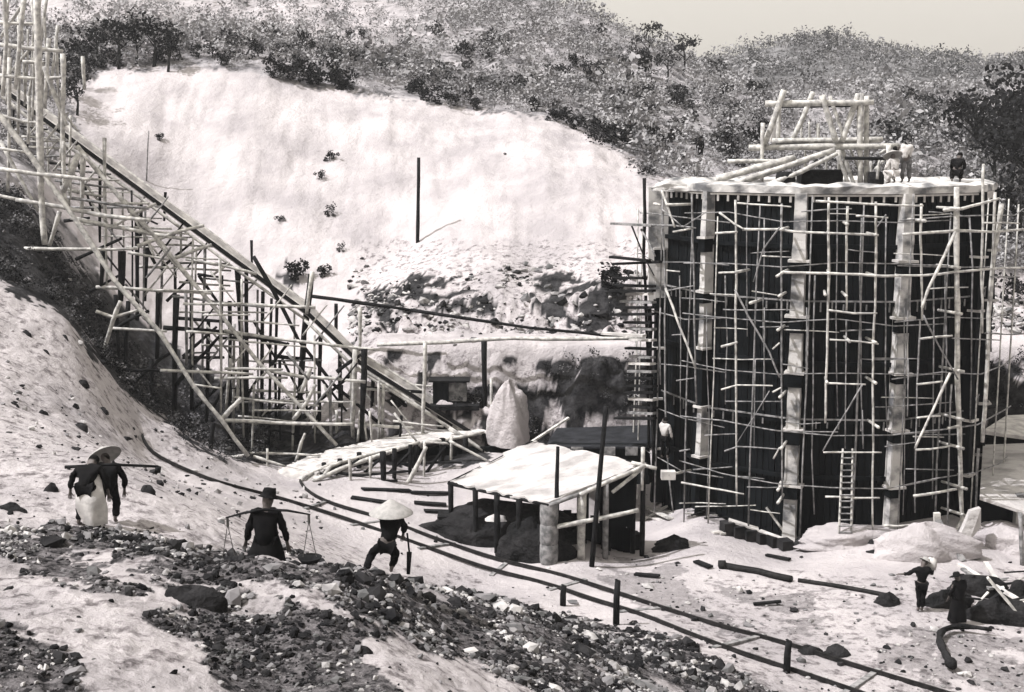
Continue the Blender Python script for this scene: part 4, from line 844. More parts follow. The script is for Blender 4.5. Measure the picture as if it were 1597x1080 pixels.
for t in (.2, .4, .6, .8): shp('rafter', 'dark_wood', .05, q0.lerp(q3, t) + dn * 1.2, q1.lerp(q2, t) + dn * 1.2)
def down(p, dx=0): return Vector((p.x + dx, p.y, hz(p.x, p.y) - .1))
for t, m_, r in ((0.02, 'dark_wood', .11), (.28, 'dark_wood', .10), (.5, 'dark_wood', .12), (.72, 'dark_wood', .11)): p = q0.lerp(q3, t) + dn; shp('post', m_, r, p, down(p))
for t, m_, r in ((.02, 'pale_wood', .07), (.33, 'pale_wood', .17), (.58, 'grey_wood', .11), (.97, 'dark_wood', .10)): p = q3.lerp(q2, t) + dn; shp('post', m_, r, p, down(p))
for t in (.1, .5, .9): p = q1.lerp(q2, t) + dn; shp('post', 'dark_wood', .10, p, down(p))
shp('rail', 'pale_wood', .09, at(868, 822, 41.3), at(920, 812, 41.6), at(995, 796, 42.2))
shp('gable_pole', 'pale_wood', .08, at(905, 772, 41.5), at(962, 745, 42.1), at(1006, 727, 42.7)); shp('gable_pole', 'pale_wood', .07, at(955, 768, 42), at(1000, 732, 42.6))
shp('ridge_end', 'pale_wood', .08, at(985, 722, 42.9), at(1024, 731, 42.6)); shp('gable_pole', 'pale_wood', .07, at(1003, 698, 42.8), at(1001, 765, 42.8))
bp_ = [q3.lerp(q2, .62), q3.lerp(q2, .95)]; mb = MB()  # dark side and back boards added to deepen the shade under the roof
for i in range(9):
    a_ = bp_[0].lerp(bp_[1], i / 9) + Vector((-.25, .1, -.2)); b_ = Vector((a_.x, a_.y, hz(a_.x, a_.y) + 1.0 + .1 * random.random())); mb.beam(a_, b_, .22, .04)
mb.build('shade_side_boards', M['board'], sh); mb = MB()
for i in range(26):
    a_ = q0.lerp(q1, .55).lerp(q1.lerp(q2, .9), i / 26); a_.z = hz(a_.x, a_.y) - .1; mb.beam(a_, a_ + Vector((0, 0, random.uniform(.9, 1.25))), .3, .04)
mb.build('shade_back_boards', M['board'], sh)
# things in and round the shelter
def board(name, p, q, wd, ht, m_, lab, cat, group=None): mb = MB(); mb.beam(p, q, wd, ht); return tag(mb.build(name, M[m_]), lab, cat, group)
def standing_pole(px0, y0, px1, y1, r, m_, lab, group=None, lean=0, Y=None):
    p = gp(px1, y1, 26) if Y is None else at(px1, y1, Y); t = at(px0, y0, p.y + lean)
    return tag(pole('upright_pole', [p - Vector((0, 0, .2)), t], r, M[m_], None, .8), lab, 'pole', group)
standing_pole(945, 634, 922, 884, .105, 'dark_wood', 'tallest dark pole, leaning in front of the shelter gable')
standing_pole(870, 697, 868, 806, .085, 'dark_wood', 'dark pole rising through the mat roof of the shelter', Y=41.5)
standing_pole(653, 246, 651, 378, .12, 'dark_wood', 'lone dark pole set in the middle of the pale cut face')
standing_pole(232, 204, 228, 282, .05, 'grey_wood', 'thin grey stake on the pale face above the chute')
standing_pole(1591, 800, 1595, 882, .09, 'grey_wood', 'grey pole at the very right edge of the work site')
standing_pole(1086, 255, 1086, 268, .05, 'grey_wood', 'stub of pole rising behind the tower edge', Y=TY)
mb = MB(); p = gp(856, 878, 30)
for i in range(3): mb.lathe([(.30, i * .72), (.32, i * .72 + .08), (.325, i * .72 + .36), (.32, i * .72 + .64), (.30, i * .72 + .71)], 18, c=p)
mb.lathe([(.29, 2.14), (.01, 2.16)], 18, c=p)
tag(mb.build('barrel_column', M['grey_wood'], None, True), 'grey barrels stacked as a pillar at the front corner of the shelter', 'barrels')
def crate(px, py, w_, h_, lab, m_='dark_wood', rz=.3):
    p = gp(px, py, 28); c = p + Vector((0, 0, h_ / 2 - .03)); mb = MB(); mb.box(c, (w_, w_ * .8, h_), rz)
    for s in (-1, 1):
        for z_ in (-.35, .0, .35): mb.box(c + Vector((0, 0, z_ * h_)) , (w_ * 1.05, w_ * .86, h_ * .12), rz)
    return tag(mb.build('crate', M[m_]), lab, 'crate')
crate(985, 856, .62, .62, 'square dark crate beside the right post of the shelter')
crate(945, 858, .3, .5, 'small upright dark box beneath the shelter gable')
heap('coal_heap', 790, 842, 5.4, 1.5, 2.6, 'dark_earth', 'big dark heap of spoil under the shelter roof', 'heap', 11)  # heap enlarged to deepen the dark under the roof
heap('coal_heap', 838, 868, 2.4, 1.5, 1.6, 'dark_earth', 'smaller dark heap against the barrel pillar of the shelter', 'heap', 12)
heap('rock', 1050, 856, 1.25, .62, .8, 'dark_earth', 'dark wedge-shaped rock right of the shelter', 'rock', 13)
heap('rock', 853, 878, .4, .4, .4, 'stone_dark', 'dark round stone at the foot of the barrel pillar', 'rock', 14)
heap('rock', 965, 852, .25, .25, .25, 'stone_dark', 'small dark stone next to the crate by the shelter', 'rock', 15)
tb = thing('work_bench', gp(750, 835, 30), 'rough work bench standing under the left side of the shelter', 'bench')
c = at(745, 803, 44.9); mb = MB(); mb.box(c, (3.0, .8, .08)); mb.build('bench_top', M['dark_wood'], tb)
for dx in (-1.35, 1.35):
    for dy in (-.3, .3): p = c + Vector((dx, dy, -.04)); mb = MB(); mb.tube([p, (p.x, p.y, hz(p.x, p.y) - .1)], .05, 6); mb.build('leg', M['dark_wood'], tb)
heap('sack', 0, 0, .7, .22, .4, 'pale_cloth', 'pale sack lying on the dark heap under the shelter', 'sack', 21, world=at(775, 806, 43.4) )
heap('sack', 0, 0, .35, .55, .3, 'pale_cloth', 'pale crumpled sheet hanging near the shelter middle post', 'sack', 22, world=at(815, 828, 42.9))
# planks and debris between rails and shelter
D = [(548,778,604,787,.3,'dark_wood','dark plank on the ground left of the conical-hat carrier'),(646,786,696,790,.3,'dark_wood','dark plank lying beyond the conical-hat carrier'),(662,799,700,801,.3,'dark_wood','dark plank reaching to the shelter bench'),(640,770,700,772,.25,'dark_wood','long dark timber on the ground behind the railway'),
     (565,765,640,768,.3,'dark_wood','dark timber lying below the ramp posts'),(1012,808,1120,834,.35,'pale_board','long pale plank sloping from the shelter towards the tower foot'),(1040,800,1128,836,.22,'pale_wood','thin pale pole lying on the plank by the tower foot'),(1000,790,1046,812,.25,'pale_wood','short pale pole leaning at the left tower foot'),(1005,812,1048,788,.15,'pale_wood','pale stick crossing the poles at the left tower foot'),
     (1085,878,1108,888,.25,'dark_wood','short dark board on the ground below the shelter rocks'),(1195,868,1232,876,.15,'dark_wood','short dark bar on the ground before the tower'),(1175,945,1218,942,.12,'dark_wood','dark stick lying inside the curve of the footpath'),(990,898,1028,902,.2,'dark_wood','short dark plank right of the tall marker post'),
     (1195,795,1230,842,.10,'pale_wood','pale stick leaning on the row of blocks'),(1540,905,1600,975,.2,'pale_wood','pale plank sloping down at the right edge of the site'),(1490,830,1505,805,.1,'pale_wood','pale stick at the pale slab foot'),(760,700,770,735,.1,'pale_wood','pale stick below the end of the ramp'),(150,760,175,770,.1,'dark_wood','short dark stick behind the stooping carriers'),(860,683,887,655,.12,'pale_wood','pale pole propped on the back edge of the mat roof')]
for x0, y0, x1, y1, wd, m_, lab in D:
    if lab.startswith('pale pole propped'): a, b = at(x0 - 40, y0 + 15, 46.4), at(x1, y1, 47.5)
    elif abs(y1 - y0) > 40 and x1 - x0 < 70: a = gp(x1, max(y0, y1), 28) if y1 > y0 else gp(x0, y0, 28); b = at(x0, y0, a.y + .3) if y1 > y0 else at(x1, y1, a.y + .3)
    elif y1 < y0: a = gp(x0, y0, 28); b = at(x1, y1, a.y)
    else: a, b = gp(x0, y0, 28), gp(x1, y1, 28)
    a = a + Vector((0, 0, .06)); b = b + Vector((0, 0, .08)); mb = MB(); mb.beam(a, b, wd, .07); tag(mb.build('plank', M[m_]), lab, 'plank')
bk = thing('block_row', gp(1180, 848, 28), 'low row of dark blocks with pale caps before the tower foot', 'blocks')
xs = [1134, 1150, 1168, 1188, 1208, 1224]
for i, x in enumerate(xs):
    p = gp(x, 833 + i * 5, 28); mb = MB(); mb.box(p + Vector((0, 0, .22)), (.42, .5, .5 - .03 * i), .25); mb.build('block', M['stone_dark'], bk)
mb = MB(); mb.beam(gp(1136, 832, 28) + Vector((0, 0, .52)), gp(1182, 845, 28) + Vector((0, 0, .48)), .35, .07); mb.beam(gp(1184, 846, 28) + Vector((0, 0, .46)), gp(1228, 856, 28) + Vector((0, 0, .3)), .2, .06); mb.build('cap', M['pale_board'], bk)
# pipes on the ground
for L, r, lab in [([(1126,886),(1180,895),(1234,908)],.12,'dark pipe lying on the pale ground in front of the tower'),([(1245,908),(1300,916),(1345,924),(1392,934)],.075,'thin dark pipe running on to the standing man'),([(1000,758),(990,780)],.05,'x')][:2]:
    P = ground_line(L, r * .8, .8); mb = MB(); mb.tube(P, r, 9)
    if r > .1: mb.tube([P[0] - Vector((.12, 0, 0)), P[0] + Vector((.12, 0, 0))], r * 1.45, 9)
    tag(mb.build('pipe', M['iron'], None, True), lab, 'pipe')
# earth heaps at the tower foot
heap('earth_heap', 1320, 842, 3.8, .65, 1.8, 'terrain', 'pale earth heap at the foot of the ladder', 'earth heap', 31)
heap('earth_heap', 1440, 862, 3.6, 1.15, 2.0, 'terrain', 'tall pale earth heap against the tower foot behind the standing man', 'earth heap', 32)
heap('earth_heap', 1262, 850, 1.6, .3, .8, 'stone_dark', 'low dark rubble heap at the tower foot between the ribs', 'earth heap', 33)
heap('earth_heap', 1400, 862, 2.0, .45, 1.2, 'dark_earth', 'dark hollow heap of soil under the right rib of the tower', 'earth heap', 34)
heap('earth_heap', 1560, 850, 3.6, .9, 2.2, 'terrain', 'pale earth heap before the low dark shed on the right', 'earth heap', 35)
heap('spoil_heap', 800, 700, 1.6, 2.75, 1.4, 'terrain', 'tall smooth pale spoil cone beside the dark posts at the rock ledge', 'earth heap', 36, world=at(795, 690, 54), blunt=.62)
heap('spoil_heap', 0, 0, 3.0, 2.0, 2, 'terrain', 'pale mound rising behind the little hut on the ledge', 'earth heap', 37, world=at(710, 600, 59.2))
heap('rock', 1385, 942, .75, .5, .6, 'dark_earth', 'dark pointed rock left of the standing man', 'rock', 41)
heap('rock', 1250, 870, .22, .2, .2, 'stone_dark', 'small dark stone before the tower between pipe and blocks', 'rock', 42)
heap('rock', 1480, 944, 1.6, .6, .8, 'dark_earth', 'low dark heap between the two men on the right', 'rock', 43)
heap('rock', 1560, 968, 2.2, .8, 1.0, 'dark_earth', 'dark heap of brush behind the man in the wide hat', 'rock', 44)
heap('rock', 1520, 925, 1.8, .7, 1.0, 'dark_earth', 'dark heap with boards right of the hatted man', 'rock', 45)
heap('rock', 1590, 940, 1.2, .8, 1.0, 'dark_earth', 'dark heap at the right edge by the sloping plank', 'rock', 46)
heap('rock', 300, 940, .85, .38, .5, 'dark_earth', 'large dark rock among the gravel of the near bank', 'rock', 47, y0=9)
heap('rock', 565, 1015, .3, .2, .3, 'dark_earth', 'dark rock on the lower bank path edge', 'rock', 48, y0=9)
heap('rock', 80, 765, .32, .3, .3, 'stone_dark', 'dark rock on the pale slope left of the stooping carriers', 'rock', 49, y0=9)
heap('rock', 230, 768, .42, .3, .3, 'stone_dark', 'dark pointed rock right of the stooping carriers', 'rock', 50, y0=9)
heap('rock', 15, 795, .6, .28, .4, 'dark_earth', 'dark humped rock at the left picture edge behind the bank', 'rock', 51, y0=9)
heap('rock', 1262, 1018, .7, .35, .5, 'dark_earth', 'dark lump where the path meets the rails', 'rock', 52)
heap('rock', 1305, 1020, .8, .4, .5, 'dark_earth', 'dark lump right of the last marker post', 'rock', 53)
heap('rock', 66, 645, .3, .25, .3, 'stone_dark', 'dark stone high on the pale left spur', 'rock', 54, y0=9)
for i, (x, y, s) in enumerate([(40,520),(100,525),(128,600),(70,548),(160,700),(125,640),(20,630),(210,660),(95,740),(250,742)] and [(40,520,.25),(100,525,.2),(128,600,.3),(70,548,.2),(160,640,.25),(125,668,.3),(20,630,.2)]):
    heap('stone', x, y, s * 1.5, s, s, 'stone_dark', 'dark stone dotting the pale spur below the trestle', 'stone', 60 + i, y0=9)['group'] = 'stones on the pale spur'
# dark hooked tube in place of the shadowed trench edge, lower right
P = smooth(ground_line([(1546,992),(1500,985),(1468,990),(1462,1005),(1478,1040),(1486,1050)], .2, .3), 2); mb = MB(); mb.tube(P, [(.05 + .09 * (i + 1) / len(P)) * random.uniform(.75, 1.3) for i in range(len(P))], 9)
tag(mb.build('trench_edge_shadow', M['dark_earth'], None, True), 'dark hooked tube standing for the shadowed trench edge at the lower right', 'trunk')
# long low dark shed behind the shelter
ls = thing('long_shed', at(940, 710, 50), 'long low dark shed behind the shelter and left of the tower', 'shed')
a, b = at(862, 713, 51), at(1014, 716, 49.5); a2, b2 = at(862, 692, 51), at(1014, 690, 49.5)
mb = MB(); mb.beam((a + a2) / 2 + Vector((0, .3, -.6)), (b + b2) / 2 + Vector((0, .3, -.6)), .5, 1.7); mb.build('wall', M['board'], ls)
mb = MB(); r0, r1 = at(850, 697, 50.8), at(1016, 697, 49.2); r2_, r3 = at(868, 668, 54), at(1018, 663, 52.5)
V = [r0, r1, r3, r2_]; V2 = [v - Vector((0, 0, .08)) for v in V]; mb.add(V + V2, [(0, 1, 2, 3), (7, 6, 5, 4), (0, 4, 5, 1), (1, 5, 6, 2), (2, 6, 7, 3), (3, 7, 4, 0)]); mb.build('roof', mat("slate_roof", (.05, .052, .06), (.028, .03, .034), 2, bump=.4), ls)
for x in (900, 950, 985): c = at(x, 704, 50.0 - (x - 900) * .008); mb = MB(); mb.box(c, (.5, .06, .35)); mb.build('window', M['grey_wood'], ls)
# little hut on the ledge
hu = thing('small_hut', at(700, 625, 56.6), 'little dark hut with a flat roof on the ledge below the bench road', 'hut')
c = at(688, 610, 56.6); mb = MB(); mb.box(c, (.72, .9, 1.0)); mb.build('door_side', M['board'], hu)
mb = MB(); mb.box(c + Vector((.78, .1, 0)), (.82, .8, .86)); mb.build('wall', M['grey_wood'], hu)
mb = MB(); mb.box(c + Vector((.4, 0, .54)), (1.9, 1.1, .08)); mb.build('roof', M['dark_wood'], hu)
mb = MB(); mb.box(c + Vector((.5, -.2, -.62)), (2.6, 1.6, .2)); mb.build('plinth', M['dark_wood'], hu)
# right hand buildings
rs = thing('low_shed', at(1570, 815, 46), 'low dark shed with a pale slab roof at the right of the tower', 'shed')
mb = MB(); V = [at(1528, 775, 44.5), at(1640, 812, 43.8), at(1640, 690, 50), at(1533, 694, 50)]; V2 = [v - Vector((0, 0, .12)) for v in V]
mb.add(V + V2, [(0, 1, 2, 3), (7, 6, 5, 4), (0, 4, 5, 1), (1, 5, 6, 2), (2, 6, 7, 3), (3, 7, 4, 0)]); mb.build('roof', M['roofing'], rs)
mb = MB(); mb.box(at(1552, 815, 46) , (2.0, 1.4, 2.4)); mb.build('wall', M['board'], rs)
mb = MB(); mb.box(at(1592, 800, 45.2), (.5, .4, 1.5)); mb.build('pier', M['concrete'], rs)
rl = thing('ledge_roof', at(1570, 665, 54), 'flat pale roof on a dark wall above the low shed, right of the tower', 'shed')
mb = MB(); V = [at(1532, 672, 52), at(1650, 688, 52), at(1650, 645, 56), at(1570, 648, 56)]; V2 = [v - Vector((0, 0, .15)) for v in V]
mb.add(V + V2, [(0, 1, 2, 3), (7, 6, 5, 4), (0, 4, 5, 1), (1, 5, 6, 2), (2, 6, 7, 3), (3, 7, 4, 0)]); mb.build('roof', M['pale_board'], rl)
mb = MB(); mb.box(at(1600, 705, 53), (4.2, .5, 1.4)); mb.build('wall', M['board'], rl)
# pale raking slab at right tower foot
mb = MB(); V = [at(1488, 852, 43.2), at(1512, 845, 43.2), at(1530, 822, 43.4), at(1530, 793, 43.4), at(1514, 798, 43.4), at(1504, 822, 43.3)]; V2 = [v + Vector((0, .25, 0)) for v in V]; n = 6
mb.add(V + V2, [tuple(range(n))[::-1], tuple(range(n, 2 * n))] + [(i, (i + 1) % n, n + (i + 1) % n, n + i) for i in range(n)]); tag(mb.build('stone_slab', M['roofing']), 'pale slanting slab leaning at the right tower foot', 'slab')
a = at(1462, 812, 42.8); b = gp(1502, 876, 28); mb = MB(); mb.beam(a, b, .22, .12); tag(mb.build('prop', M['grey_wood']), 'grey timber prop slanting in front of the right tower foot', 'prop')
a = at(1461, 800, 42.9); mb = MB(); mb.beam(a, at(1463, 850, 42.9), .22, .16); tag(mb.build('prop', M['pale_wood']), 'short pale upright timber beside the slanting grey prop', 'prop')
for x0, y0, x1, y1, lab in [(1494,898,1600,960,'long pale plank lying across the dark heaps at far right'),(1536,895,1562,935,'short pale board tipped on the brush heap'),(1500,905,1545,935,'grey board in front of the brush heap')]:
    a, b = gp(x0, y0, 28) + Vector((0, 0, .4)), gp(x1, y1, 28) + Vector((0, 0, .35)); mb = MB(); mb.beam(a, b, .16, .08); tag(mb.build('plank', M['pale_board' if 'pale' in lab else 'grey_wood']), lab, 'plank')
r9 = random.Random(9)
for i in range(16):
    x = r9.uniform(1500, 1600); y = r9.uniform(905, 965); p = gp(x, y, 28) + Vector((0, 0, r9.uniform(.05, .5))); a = r9.uniform(-.9, .9); L_ = r9.uniform(.5, 1.6)
    q = p + Vector((math.cos(a) * L_, math.sin(a) * L_ * .6, r9.uniform(-.35, .45))); mb = MB(); mb.beam(p, q, r9.uniform(.04, .12), .04)
    tag(mb.build('stick', M[r9.choice(['grey_wood', 'dark_wood', 'pale_wood'])]), 'loose stick tangled in the brush heap at the lower right', 'stick', 'sticks in the brush heap')
for i in range(14):
    x = r9.uniform(1010, 1135); y = 788 + (x - 1010) * .33 + r9.uniform(-8, 6); p = gp(x, y, 28) + Vector((0, 0, r9.uniform(.03, .25))); a = r9.uniform(-.9, .5); L_ = r9.uniform(.5, 1.5)
    q = p + Vector((math.cos(a) * L_, math.sin(a) * L_ * .5, r9.uniform(-.05, .3))); mb = MB(); mb.beam(p, q, r9.uniform(.05, .14), .04)
    tag(mb.build('stick', M[r9.choice(['grey_wood', 'dark_wood', 'pale_wood'])]), 'loose stick in the litter between shelter and tower foot', 'stick', 'sticks by the tower foot')
for i in range(12):
    x = r9.uniform(1240, 1500); y = 838 + r9.uniform(0, 26); heap('stone', x, y, r9.uniform(.3, .7), r9.uniform(.15, .35), .4, 'stone_dark', 'dark stone in the litter along the tower foot', 'stone', 200 + i, sink=.05)['group'] = 'stones along the tower foot'
# ================================================================== PEOPLE
FOLD = bpy.data.textures.new('cloth_folds', 'CLOUDS'); FOLD.noise_scale = .11; FOLD.noise_depth = 2
def skinned(name, verts, edges, rad, m_, parent, sub=2, root=0):
    me = bpy.data.meshes.new(name); me.from_pydata([tuple(v) for v in verts], edges, []); me.materials.append(m_)
    o = link(name, me, parent) if parent else link(name, me)
    md = o.modifiers.new('skin', 'SKIN'); md.use_smooth_shade = True
    for i, r in enumerate(rad): me.skin_vertices[0].data[i].radius = (r, r) if not isinstance(r, tuple) else r; 
    me.skin_vertices[0].data[root].use_root = True
    s = o.modifiers.new('sub', 'SUBSURF'); s.levels = sub; s.render_levels = sub
    return o
class Body:
    def __init__(s): s.v = []; s.e = []; s.r = []
    def p(s, co, r, par=None):
        s.v.append(Vector(co)); s.r.append(r); i = len(s.v) - 1
        if par is not None: s.e.append((par, i))
        return i
def person(J, loc, rz, label, top='dark_cloth', legs='dark_cloth', hat=None, fingers=True, scale=1.0, group=None, extra=None, coat=0.0, kneebare=False, skirt=None):
    """J: joints in metres; +y is the way the person faces, z up from the sole"""
    t = thing('person', loc, label, 'person', group, local=True, rz=rz); t.scale = (scale,) * 3
    g_ = lambda k: Vector(J[k])
    b = Body(); pe = b.p(g_('pelvis'), .125); ab = b.p(g_('pelvis').lerp(g_('chest'), .5), .115, pe); ch = b.p(g_('chest'), .135, ab); ne = b.p(g_('neck'), .055, ch)
    hd = g_('head'); up = (hd - g_('neck')).normalized(); fw = Vector(J.get('face', (0, 1, 0))).normalized(); fw = (fw - up * fw.dot(up)).normalized(); rt = fw.cross(up)
    h1 = b.p(hd - up * .05, .075, ne); h2 = b.p(hd + up * .03, .092, h1); b.p(hd + up * .09, .07, h2)
    b.p(hd - up * .015 + fw * .085, .018, h1)                      # nose
    b.p(hd - up * .085 + fw * .06, .032, h1)                       # chin
    for s in (-1, 1): b.p(hd + rt * s * .088 + up * .0, .018, h1)   # ears
    for S in ('L', 'R'):
        s_ = b.p(g_('sh' + S), .068, ch); el = b.p(g_('el' + S), .043, s_); wr = b.p(g_('wr' + S), .028, el); d = (g_('wr' + S) - g_('el' + S)).normalized()
        pm = b.p(g_('wr' + S) + d * .06, .033, wr)
        if fingers:
            sd = d.cross(Vector((0, 0, 1)) if abs(d.z) < .9 else Vector((0, 1, 0))).normalized()
            for k, (o_, l_) in enumerate([(-.030, .065), (-.010, .078), (.010, .074), (.029, .056)]):
                f0 = b.p(g_('wr' + S) + d * .095 + sd * o_, .0095, pm); b.p(g_('wr' + S) + d * (.095 + l_) + sd * o_ * 1.15 + Vector((0, .02, -.012)), .0075, f0)
            f0 = b.p(g_('wr' + S) + d * .05 + sd * .048, .011, pm); b.p(g_('wr' + S) + d * .095 + sd * .068, .009, f0)
        h_ = b.p(g_('hip' + S), .095, pe); kn = b.p(g_('kn' + S), .062, h_); b.p((g_('kn' + S).lerp(g_('an' + S), .35)), .056, kn); an = b.p(g_('an' + S), .036, len(b.v) - 1); b.p(g_('an' + S) + Vector(J.get('toe' + S, (0, .16, -.05))), .032, an)
    skinned('body', b.v, b.e, b.r, M['skin'], t)
    c = Body(); pe = c.p(g_('pelvis') + Vector((0, 0, .02 - coat * .3)), .15 + coat * .12); ab = c.p(g_('pelvis').lerp(g_('chest'), .5), .145 + coat * .06, pe); ch = c.p(g_('chest'), .165, ab); c.p(g_('chest').lerp(g_('neck'), .75), .085, ch)
    for S in ('L', 'R'):
        s_ = c.p(g_('sh' + S), .088, ch); el = c.p(g_('el' + S), .065, s_); c.p(g_('el' + S).lerp(g_('wr' + S), .8), .05, el)
    skinned('jacket', c.v, c.e, c.r, M[top], t, 2, 0)
    c = Body(); pe = c.p(g_('pelvis'), .14)
    for S in ('L', 'R'):
        h_ = c.p(g_('hip' + S), .112, pe); kn = c.p(g_('kn' + S), .085, h_); c.p(g_('kn' + S).lerp(g_('an' + S), .15 if kneebare else .85), .075, kn)
    skinned('trousers', c.v, c.e, c.r, M[legs], t, 2, 0)
    for ch_ in t.children:
        if ch_.name.split('.')[0] in ('jacket', 'trousers'):
            dm = ch_.modifiers.new('folds', 'DISPLACE'); dm.texture = FOLD; dm.strength = .07; dm.mid_level = .5; dm.texture_coords = 'LOCAL'
    if skirt:
        z_a, z_b, w_b, off = skirt; mb = MB(); n_ = 30; pv_ = g_('pelvis'); V = []
        for j in range(9):
            u = j / 8
            for i in range(n_):
                a = 2 * math.pi * i / n_; rr = (.19 + (w_b - .19) * u) * (1 + .09 * math.sin(5 * a + 1.3) * u + .05 * math.sin(11 * a) * u)
                V.append((pv_.x + off * u * u + rr * math.cos(a), pv_.y + rr * .72 * math.sin(a), z_a + (z_b - z_a) * u + .02 * math.sin(3 * a) * u))
        mb.add(V, [(j * n_ + i, j * n_ + (i + 1) % n_, (j + 1) * n_ + (i + 1) % n_, (j + 1) * n_ + i) for j in range(8) for i in range(n_)])
        mb.build('coat_skirt', M[top], t, True)
    q = up.to_track_quat('Z', 'Y').to_matrix().to_4x4(); base = Matrix.Translation(hd + up * .06) @ q
    mb = MB()
    if hat == 'cone': prof = [(.36, -.03), (.355, -.012), (.24, .055), (.12, .135), (.02, .205), (.001, .207)]; mm = 'straw'
    elif hat == 'cone_dark': prof = [(.33, -.03), (.325, -.012), (.22, .045), (.11, .12), (.02, .175), (.001, .178)]; mm = 'dark_cloth'
    elif hat == 'felt': prof = [(.165, -.035), (.163, -.022), (.115, .0), (.112, .06), (.095, .115), (.05, .128), (.001, .115)]; mm = 'dark_cloth'
    elif hat == 'brim': prof = [(.24, -.02), (.238, -.008), (.115, .0), (.11, .07), (.08, .11), (.001, .12)]; mm = 'dark_cloth'
    elif hat == 'pale': prof = [(.2, -.02), (.198, -.008), (.112, .0), (.105, .08), (.001, .11)]; mm = 'straw'
    else: prof = [(.098, -.06), (.108, 0), (.10, .04), (.07, .075), (.001, .09)]; mm = 'hair'
    mb.lathe(prof, 26); mb.v = [tuple(base @ Vector(v)) for v in mb.v]
    mb.build('hat' if hat else 'hair', M[mm], t, True)
    return t
STAND = dict(pelvis=(0,0,.92), chest=(0,.02,1.28), neck=(0,.02,1.47), head=(0,.04,1.60), shL=(-.19,0,1.40), shR=(.19,0,1.40), elL=(-.26,.02,1.12), elR=(.26,.02,1.12), wrL=(-.27,.12,.88), wrR=(.27,.12,.88),
             hipL=(-.10,0,.88), hipR=(.10,0,.88), knL=(-.12,.04,.48), knR=(.12,.02,.48), anL=(-.13,0,.08), anR=(.13,0,.08))
def pose(**k): d = dict(STAND); d.update(k); return d
# carrier with felt hat, seen from behind, hands low
fb = Vector((at(416, 850, 21.3).x, 21.3, 0)); fb.z = at(416, 769, 21.3).z - 1.70 * 1.1
J = pose(neck=(.01,.02,1.45), head=(.035,.05,1.58), shL=(-.20,0,1.36), shR=(.19,0,1.36), elL=(-.29,-.02,1.06), wrL=(-.36,.10,.84), elR=(.29,.0,1.08), wrR=(.33,.05,.82), face=(.5,.8,0))
person(J, fb, 0, 'person in dark clothes and felt hat with a carrying pole behind the gravel crest', 'dark_cloth', 'dark_cloth', 'felt', coat=.7, scale=1.1, skirt=(1.0, .45, .36, -.08))
cy = thing('carrying_pole', fb + Vector((0, 0, 1.45)), 'carrying pole with hanging cords across the shoulders of the felt-hatted man', 'carrying pole')
a, b, m1 = at(352, 808, 21.25), at(484, 803, 21.15), fb + Vector((0, -.13, 1.60))
mb = MB(); mb.tube([a, a.lerp(m1, .5) + Vector((0, 0, .02)), m1, m1.lerp(b, .5) + Vector((0, 0, .03)), b], [.014, .024, .028, .024, .014], 8); mb.build('bar', M['dark_wood'], cy, True)
for e, sgn in ((a, -1), (b, 1)):
    mb = MB(); e2 = e + Vector((-.03 * sgn, 0, 0)); mb.tube([e2, e2 - Vector((0, 0, .16))], .025, 7)
    for dx in (-.12, .12): mb.tube([e2 - Vector((0, 0, .12)), e2 + Vector((dx, 0, -.78))], .008, 5)
    mb.build('cord', M['rope'], cy)
    mb = MB(); mb.lathe([(.02, -.02), (.15, .0), (.22, .10), (.20, .10), (.13, .02), (.001, .01)], 16, c=e2 - Vector((0, 0, .88))); mb.build('basket', M['dark_wood'], cy, True)
# two stooping carriers on the left
f1 = at(140, 826, 23.8); f1.z = hz(f1.x, f1.y)
J = pose(pelvis=(0,-.10,.82), chest=(0,.10,1.06), neck=(0,.22,1.18), head=(.02,.33,1.24), shL=(-.22,.14,1.14), shR=(.22,.14,1.14), elL=(-.36,.12,.92), wrL=(-.40,.15,.68), elR=(.36,.10,.90), wrR=(.36,.15,.62), hipL=(-.11,-.08,.80), hipR=(.11,-.08,.80), knL=(-.17,.08,.46), knR=(.14,.06,.44), anL=(-.20,-.06,.08), anR=(.12,-.1,.08))
p1 = person(J, f1, 0, 'stooping person seen from behind with a long pale cape hanging over the back', 'dark_cloth', 'dark_cloth', None, coat=.3)
mb = MB(); V = []; nj, ni = 12, 10
for j in range(nj + 1):
    t = j / nj
    for i in range(ni + 1):
        u = i / ni - .5; wd = (.24 + .26 * math.sin(min(1, t * 1.3) * math.pi / 2)) * (1 if t < .7 else 1 - .8 * (t - .7))
        V.append((u * wd * 1.25 + .04 + .12 * t * t, .10 - .36 * math.sin(min(1, t * 1.6) * math.pi / 2) + .32 * (2 * abs(u)) ** 2 * .5 + .02 * math.sin(9 * u + 5 * t), 1.15 - 1.07 * t))
nn = len(V); V += [(x, y + .015, z) for x, y, z in V]; Fc = []
for j in range(nj):
    for i in range(ni):
        f = (j * (ni + 1) + i, j * (ni + 1) + i + 1, (j + 1) * (ni + 1) + i + 1, (j + 1) * (ni + 1) + i); Fc += [f, tuple(nn + k for k in f[::-1])]
mb.add(V, Fc); mb.build('cape', M['pale_cloth'], p1, True)
f2 = at(172, 814, 24.6); f2.z = hz(f2.x, f2.y)
J2 = dict(J); J2.update(chest=(0,.06,1.12), neck=(-.03,.16,1.26), head=(-.09,.24,1.36), shL=(-.20,.08,1.20), shR=(.20,.06,1.18), elR=(.34,.02,.92), wrR=(.30,.1,.66))
person(J2, f2, .1, 'stooping person in a dark coat and pale cone hat beside the caped carrier', 'dark_cloth', 'dark_cloth', 'cone', coat=.8, scale=.98)
